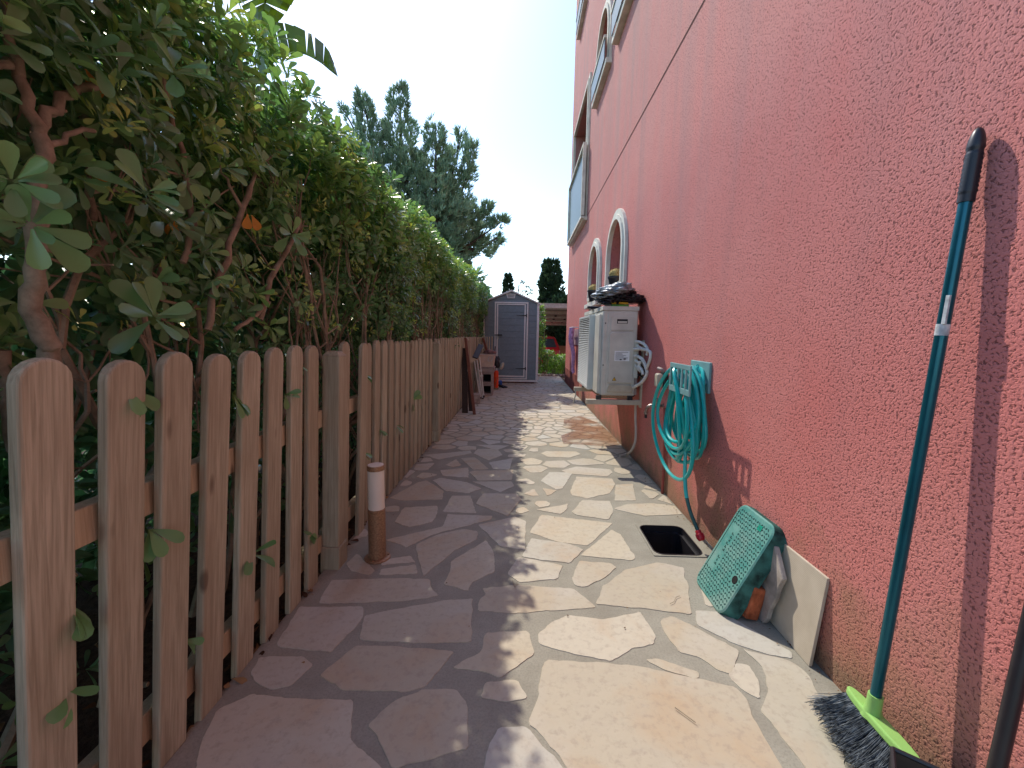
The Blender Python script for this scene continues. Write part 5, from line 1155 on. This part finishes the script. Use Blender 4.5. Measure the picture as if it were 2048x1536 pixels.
# ------------------------------------------------------------------ far trees and bushes
def blob_tree(name, label, cat, c, hgt, wid, dep, n, mat, L, trunk_r=.08, profile=None, seed=0, group=None):
    t = thing(name, label, cat, group, loc=c); tt = rng.uniform(0, 1, n); ph = rng.uniform(0, 6.28, n)
    rr = np.array([profile(v) for v in tt]) * (1 + .22 * np.sin(ph * 2 + tt * 9 + seed) + .15 * np.sin(ph * 5 + tt * 21)) * rng.uniform(.35, 1, n) ** .5
    C = np.stack([np.cos(ph) * rr * wid / 2, np.sin(ph) * rr * dep / 2, hgt * (.06 + .94 * tt)], 1); k = np.array([noise.noise(Vector(p) * 2.4 / max(wid, .5) * 1.0 + Vector((seed, 0, 0))) for p in C]) > -.3; C = C[k]; ph = ph[k]
    D = unit(np.stack([np.cos(ph) * .6, np.sin(ph) * .6, np.full(len(C), .8)], 1)); v, f, q = sprays(C, D, np.full(len(C), L), 7, np.clip(.4 + .2 * rng.normal(size=len(C)), 0, .95), .4, .16); npmesh('crown', v, f, mat, t, q)
    b = MB(); b.tube([(0, 0, 0), (0, 0, hgt * .5), (0, 0, hgt * .9)], [trunk_r, trunk_r * .6, .01], 8); b.build('trunk', M['treebark'], t); return t
c = at(1100, 640, Y=22); blob_tree('cypress_tree', 'tall blocky dark cypress beyond the carport', 'tree', (c.x, 22, -.44), at(1100, 525, Y=22).z + .44, .98, 1.1, 1900, M['cypress'], .26, profile=lambda v: (.95 if v < .45 else 1.0 if v < .8 else 1.0 - (v - .8) * 1.6), seed=2)
c = at(1015, 640, Y=24); blob_tree('cypress_tree', 'small cone shaped cypress whose tip shows just above the shed roof', 'tree', (c.x, 24, -.44), at(1015, 551, Y=24).z + .44, 1.0, 1.0, 1300, M['cypress'], .22, profile=lambda v: 1 - v ** 2.2 * .85, seed=5)
c = at(1123, 640, Y=20.5); blob_tree('garden_hedge', 'dark rounded hedge behind the carport beside the cypress', 'hedge', (2.9, 20.5, -.44), at(1123, 594, Y=20).z + .44, 4.4, 1.6, 5200, M['cypress'], .2, profile=lambda v: 1 if v < .8 else 1 - (v - .8) * 1.5, seed=9)
blob_tree('garden_hedge', 'dense dark hedge behind the red car under the carport', 'hedge', (.7, 21.2, -.44), 2.1, 3.4, 1.4, 3200, M['cypress'], .2, profile=lambda v: 1 if v < .8 else 1 - (v - .8) * 1.5, seed=4)
# palm
PY = 14.0; pc = at(950, 566, Y=PY); t = thing('palm_tree', 'small fan palm whose crown shows above the far end of the hedge', 'palm', loc=(pc.x, PY, -.44)); O_ = Vector(t.location)
b = MB(); b.tube([O_, (pc.x, PY, pc.z)], [.12, .10], 10); child(b.build('trunk', M['treebark'], origin=O_, smooth=True), t)
cs, ds, tn = [], [], []
for k in range(26):
    a_ = rnd.uniform(0, 6.28); e_ = rnd.uniform(-.5, 1.4); d = np.array([math.cos(a_) * math.cos(e_), math.sin(a_) * math.cos(e_) * .9, math.sin(e_)]); tip = np.array(pc) + d * rnd.uniform(.2, .34)
    for j in range(15): f_ = (j - 7) / 7; s_ = np.cross(d, [0, 0, 1.]) ; s_ = s_ / max(1e-6, np.linalg.norm(s_)); dd = d * math.cos(f_ * 1.1) + s_ * math.sin(f_ * 1.1) - np.array([0, 0, .25]); cs.append(tip); ds.append(dd / np.linalg.norm(dd)); tn.append(rnd.uniform(.2, .7))
v, f, q = sprays(np.array(cs), np.array(ds), np.full(len(cs), .38), 1, np.array(tn), .05, .05); npmesh('crown', v - np.array(O_), f, M['conifer'], t, q)
b = MB()
for k in range(0, len(cs), 15): b.tube([pc, cs[k]], .012, 4)
child(b.build('leaf_stalk', M['cypress'], origin=O_), t)
# bare twiggy tree
YB = 23; t = thing('bare_tree', 'thin nearly leafless tree showing over the shed roof beside the small cypress', 'tree', loc=(at(1037, 650, Y=YB).x, YB, -.44)); O_ = Vector(t.location)
b = MB(); b.tube([O_, at(1036, 590, Y=YB), at(1038, 562, Y=YB)], [.09, .035, .012], 6)
for a_, c_ in (((1036, 585), (1046, 568)), ((1037, 590), (1058, 576)), ((1036, 580), (1043, 563)), ((1045, 588), (1060, 582)), ((1037, 592), (1053, 590)), ((1044, 584), (1050, 574)), ((1050, 584), (1062, 588)), ((1036, 596), (1045, 582)), ((1036, 590), (1028, 578))): b.tube([at(*a_, Y=YB), at((a_[0] + c_[0]) / 2, (a_[1] + c_[1]) / 2 - 2, Y=YB), at(*c_, Y=YB)], [.02, .014, .008], 5)
child(b.build('trunk', M['treebark'], origin=O_), t)
cs = np.array([at(*p, Y=YB) for p in ((1046, 568), (1058, 576), (1043, 563), (1060, 582), (1053, 590), (1050, 574), (1062, 588), (1040, 566), (1048, 583)) for _ in range(3)]); v, f, q = sprays(cs, unit(np.array([.6, 0, .6]) + .5 * rng.normal(size=cs.shape)), np.full(len(cs), .2), 4, np.full(len(cs), .5), .6, .12); npmesh('crown', v - np.array(O_), f, M['cypress'], t, q)
b = MB(); b.tube([at(1040, 592, Y=19), at(1070, 597, Y=20), at(1100, 598, Y=21), at(1150, 596, Y=22)], .008, 4); b.tube([at(1150, 596, Y=22), (at(1150, 596, Y=22).x, 22, -.44)], .05, 6); tag(b.build('overhead_cable', M['cable']), 'thin overhead cable crossing the sky between shed roof and tall cypress', 'cable')
# bright shrubs
def shrub(name, label, c, w_, d_, h_, n, L, mat, tint, lo=.15, grp=None):
    t = thing(name, label, 'shrub', grp, loc=c); a_ = rng.uniform(0, 6.28, n); u_ = rng.uniform(0, 1, n) ** .5; z = rng.uniform(lo, 1, n); k = np.sqrt(np.clip(1 - (np.abs(z - .5) * 1.7) ** 3, .15, 1))
    C = np.stack([np.cos(a_) * u_ * k * w_ / 2, np.sin(a_) * u_ * k * d_ / 2, z * h_], 1); kk = np.array([noise.noise(Vector(p) * 5) for p in C]) > -.25; C = C[kk]
    v, f, q = rosettes(C, unit(C - np.array([0, 0, h_ * .4])) + np.array([0, 0, .6]), 6, L, np.clip(tint + .2 * rng.normal(size=len(C)), 0, 1), 25, 75, .4); npmesh('foliage', v, f, mat, t, q)
    b = MB()
    for i in range(0, len(C), max(1, len(C) // 14)): b.tube([(C[i][0] * .2, C[i][1] * .2, 0), (C[i][0] * .6, C[i][1] * .6, C[i][2] * .5), tuple(C[i])], [.012, .009, .004], 5)
    b.build('stem', M['bark'], t); return t
c = at(1080, 700, Y=11.0); shrub('tall_shrub', 'tall bright green shrub growing against the side of the shed', (c.x - .10, 11.0, -.02), .46, .8, at(1080, 610, Y=11).z, 620, .085, M['bush'], .45, .3)
c = at(1092, 745, Y=10.9); shrub('low_shrub', 'low feathery green shrub at the end of the path next to the shed', (c.x - .02, 11.2, -.02), .62, .6, .62, 330, .075, M['bush'], .35)
c = at(1122, 745, Y=10.9); shrub('low_shrub', 'low yellow green shrub at the path end by the red wall corner', (c.x + .12, 11.3, -.02), .55, .6, .52, 300, .075, M['bush'], .68)
shrub('low_shrub', 'low green shrub between the shed and the yellow green shrub', (at(1108, 745, Y=11.6).x, 11.7, -.05), .5, .5, .46, 200, .07, M['bush'], .45)
b = MB()
for k in range(26): x = -.2 + k * .09 + rnd.uniform(-.02, .02); b.box(-.035, .035, -.03, .03, 0, rnd.uniform(.03, .06), Matrix.Translation((x, 10.85 + rnd.uniform(-.04, .04), 0)) @ Matrix.Rotation(rnd.uniform(0, 3), 4, 'Z'))
tag(b.build('kerb', M['slab'], bevel=.01), kind='structure')

# ------------------------------------------------------------------ carport, wall and car
t = thing('carport', 'pale slatted carport roof beyond the shed over the red car', 'carport', loc=(3, 16, -.44)); O_ = Vector(t.location)
za_, zc_ = at(1115, 613, Y=14).z, at(1115, 647, Y=19).z
def cz(y): return za_ + (zc_ - za_) * (y - 14) / 5
b = MB(); b.add([(.55, 14, za_ + .06), (6, 14, za_ + .06), (6, 19, zc_ + .06), (.55, 19, zc_ + .06), (.55, 14, za_ + .02), (6, 14, za_ + .02), (6, 19, zc_ + .02), (.55, 19, zc_ + .02)], [(0, 1, 2, 3), (4, 7, 6, 5), (0, 4, 5, 1), (1, 5, 6, 2), (2, 6, 7, 3), (3, 7, 4, 0)]); child(b.build('roof', M['carport'], origin=O_), t)
b = MB()
for k in range(5): y = 14 + k * 1.22; b.box(.55, 6, y, y + .12, cz(y) - .09, cz(y) + .02)
b.box(.5, 6.05, 13.9, 13.98, za_ - .06, za_ + .09); child(b.build('beam', M['carport'], origin=O_), t)
b = MB()
for k in range(5):
    for j in range(12): b.box(.75 + j * .44, .83 + j * .44, 14.35 + k * 1.0, 14.45 + k * 1.0, cz(14.4 + k) - .03, cz(14.4 + k) + .018)
child(b.build('block', M['dark'], origin=O_), t)
for x, y in ((5.8, 14.1), (5.8, 18.9), (-1.0 + 1.7, 18.9)): b = MB(); b.box(x - .06, x + .06, y - .06, y + .06, -.44, cz(y)); child(b.build('post', M['carport'], origin=O_), t)
b = MB(); b.box(.8, 8, 19.4, 19.55, -.44, at(1125, 694, Y=19.4).z); b.box(.78, 8.02, 19.37, 19.58, at(1125, 694, Y=19.4).z + .002, at(1125, 694, Y=19.4).z + .05); tag(b.build('garden_wall', M['ochre']), 'low ochre wall behind the red car', 'wall')
CY = 17.0; cx_ = .70; car = thing('red_car', 'red hatchback parked under the carport with its rear towards the path', 'car', loc=(cx_, CY, -.44)); G = -.44
prof = [(0, .30), (-.03, .42), (-.02, .62), (.02, .90), (.10, .95), (.42, 1.34), (.62, 1.40), (1.9, 1.41), (2.25, 1.33), (2.85, .96), (3.6, .84), (3.72, .62), (3.72, .30), (3.4, .2), (.3, .2)]
b = MB()
def wd(z): return .785 if z < .92 else .785 - (z - .92) * .36
n = len(prof); vs = [(-wd(z), y, z) for y, z in prof] + [(-wd(z) + .06 if z < .92 else -wd(z) + .02, y, z) for y, z in prof]
b.v = [(-wd(z), y, z) for y, z in prof] + [(wd(z), y, z) for y, z in prof]; b.f = [tuple(range(n)), tuple(reversed(range(n, 2 * n)))] + [((i + 1) % n, i, i + n, (i + 1) % n + n) for i in range(n)]; b.mi = [0] * len(b.f)
b.build('body', M['carred'], car, bevel=.035, segs=3)
def onb(y0, z0, y1, z1, x0, x1, name, mat, t_=.01, par=car):
    b = MB(); d = Vector((0, y1 - y0, z1 - z0)); nrm = Vector((0, -d.z, d.y)).normalized(); nrm = nrm if nrm.y < 0 else -nrm
    k0, k1 = (x0, x1) if not isinstance(x0, tuple) else (x0[0], x1[0]); j0, j1 = (x0, x1) if not isinstance(x0, tuple) else (x0[1], x1[1])
    b.prism([Vector((k0, y0, z0)), Vector((k1, y0, z0)), Vector((j1, y1, z1)), Vector((j0, y1, z1))], nrm * t_); return b.build(name, mat, par, bevel=.003)
onb(.135, .985, .405, 1.315, (-.66, -.55), (.66, .55), 'rear_window', M['glass'], .012)
b = MB()
for s_ in (-1, 1):
    b.prism([(s_ * .765, .45, .97), (s_ * .765, 1.25, .97), (s_ * .655, 1.25, 1.30), (s_ * .655, .62, 1.30)], (s_ * .012, 0, .004)); b.prism([(s_ * .765, 1.32, .97), (s_ * .765, 2.55, .97), (s_ * .655, 2.15, 1.30), (s_ * .655, 1.32, 1.30)], (s_ * .012, 0, .004))
b.build('side_window', M['glass'], car)
for s_ in (-1, 1): onb(-.012, .66, .012, .86, s_ * .56 - .11 * (s_ < 0) - .02 * (s_ > 0), s_ * .56 + .02 * (s_ < 0) + .19 * (s_ > 0) - 0, 'tail_lamp', M['lamp'], .022)
b = MB(); b.box(-.74, .74, -.07, 0, .36, .56); b.build('bumper', M['carred'], car, bevel=.03, segs=3)
b = MB(); b.box(-.78, .78, -.04, .02, .27, .352); b.build('lower_trim', M['black'], car, bevel=.01)
b = MB(); b.box(-.17, .37, -.055, -.03, .785, .905); pl = b.build('number_plate', M['white'], car, bevel=.003)
fc = bpy.data.curves.new('plate_text', 'FONT'); fc.body = 'A 737 CTW'; fc.size = .125; fc.align_x = 'CENTER'; fc.align_y = 'CENTER'; fc.extrude = .001; fo = bpy.data.objects.new('plate_text', fc); col.objects.link(fo); fo.parent = pl; fo.location = (.10, -.0575, .845); fo.rotation_euler = (R(90), 0, 0); bpy.context.view_layer.update(); tm = bpy.data.meshes.new_from_object(fo); tm.materials.clear(); tm.materials.append(M['black']); f2 = bpy.data.objects.new('plate_text', tm); col.objects.link(f2); f2.parent = pl; f2.location = fo.location; f2.rotation_euler = fo.rotation_euler; bpy.data.objects.remove(fo); f2.name = 'plate_text'
for x, y in ((-.70, .68), (.70, .68), (-.70, 3.05), (.70, 3.05)):
    b = MB(); b.lathe([(.18, -.085), (.28, -.08), (.29, -.04), (.29, .04), (.28, .08), (.18, .085)], (x, y, .29), 20, Matrix.Rotation(R(90), 3, 'Y')); wl = b.build('wheel', M['tyre'], car, True)
    b = MB(); b.lathe([(.17, -.088), (.17, .088)], (x, y, .29), 16, Matrix.Rotation(R(90), 3, 'Y')); b.build('rim', M['acbody'], wl)

# small bits lying on the path
def bit(name, pts, r_, mat, label, cat): b = MB(); b.tube([Vector((*at(x, y, Z=.006)[:2], .0065 + r_)) for x, y in pts], r_, 5); tag(b.build(name, mat), label, cat)
bit('twig', [(1025, 1162), (1030, 1176), (1035, 1163)], .0014, M['bark'], 'tiny forked dark twig at the shadow edge on the paving', 'twig')
bit('twig', [(1350, 1416), (1372, 1432), (1391, 1446)], .0012, M['bark'], 'thin straight twig on the large flagstone near the camera', 'twig')
bit('twig', [(1340, 1208), (1348, 1204), (1352, 1195), (1360, 1192)], .0009, M['bark'], 'thin curved twig on the pale flagstone before the green cover', 'twig')
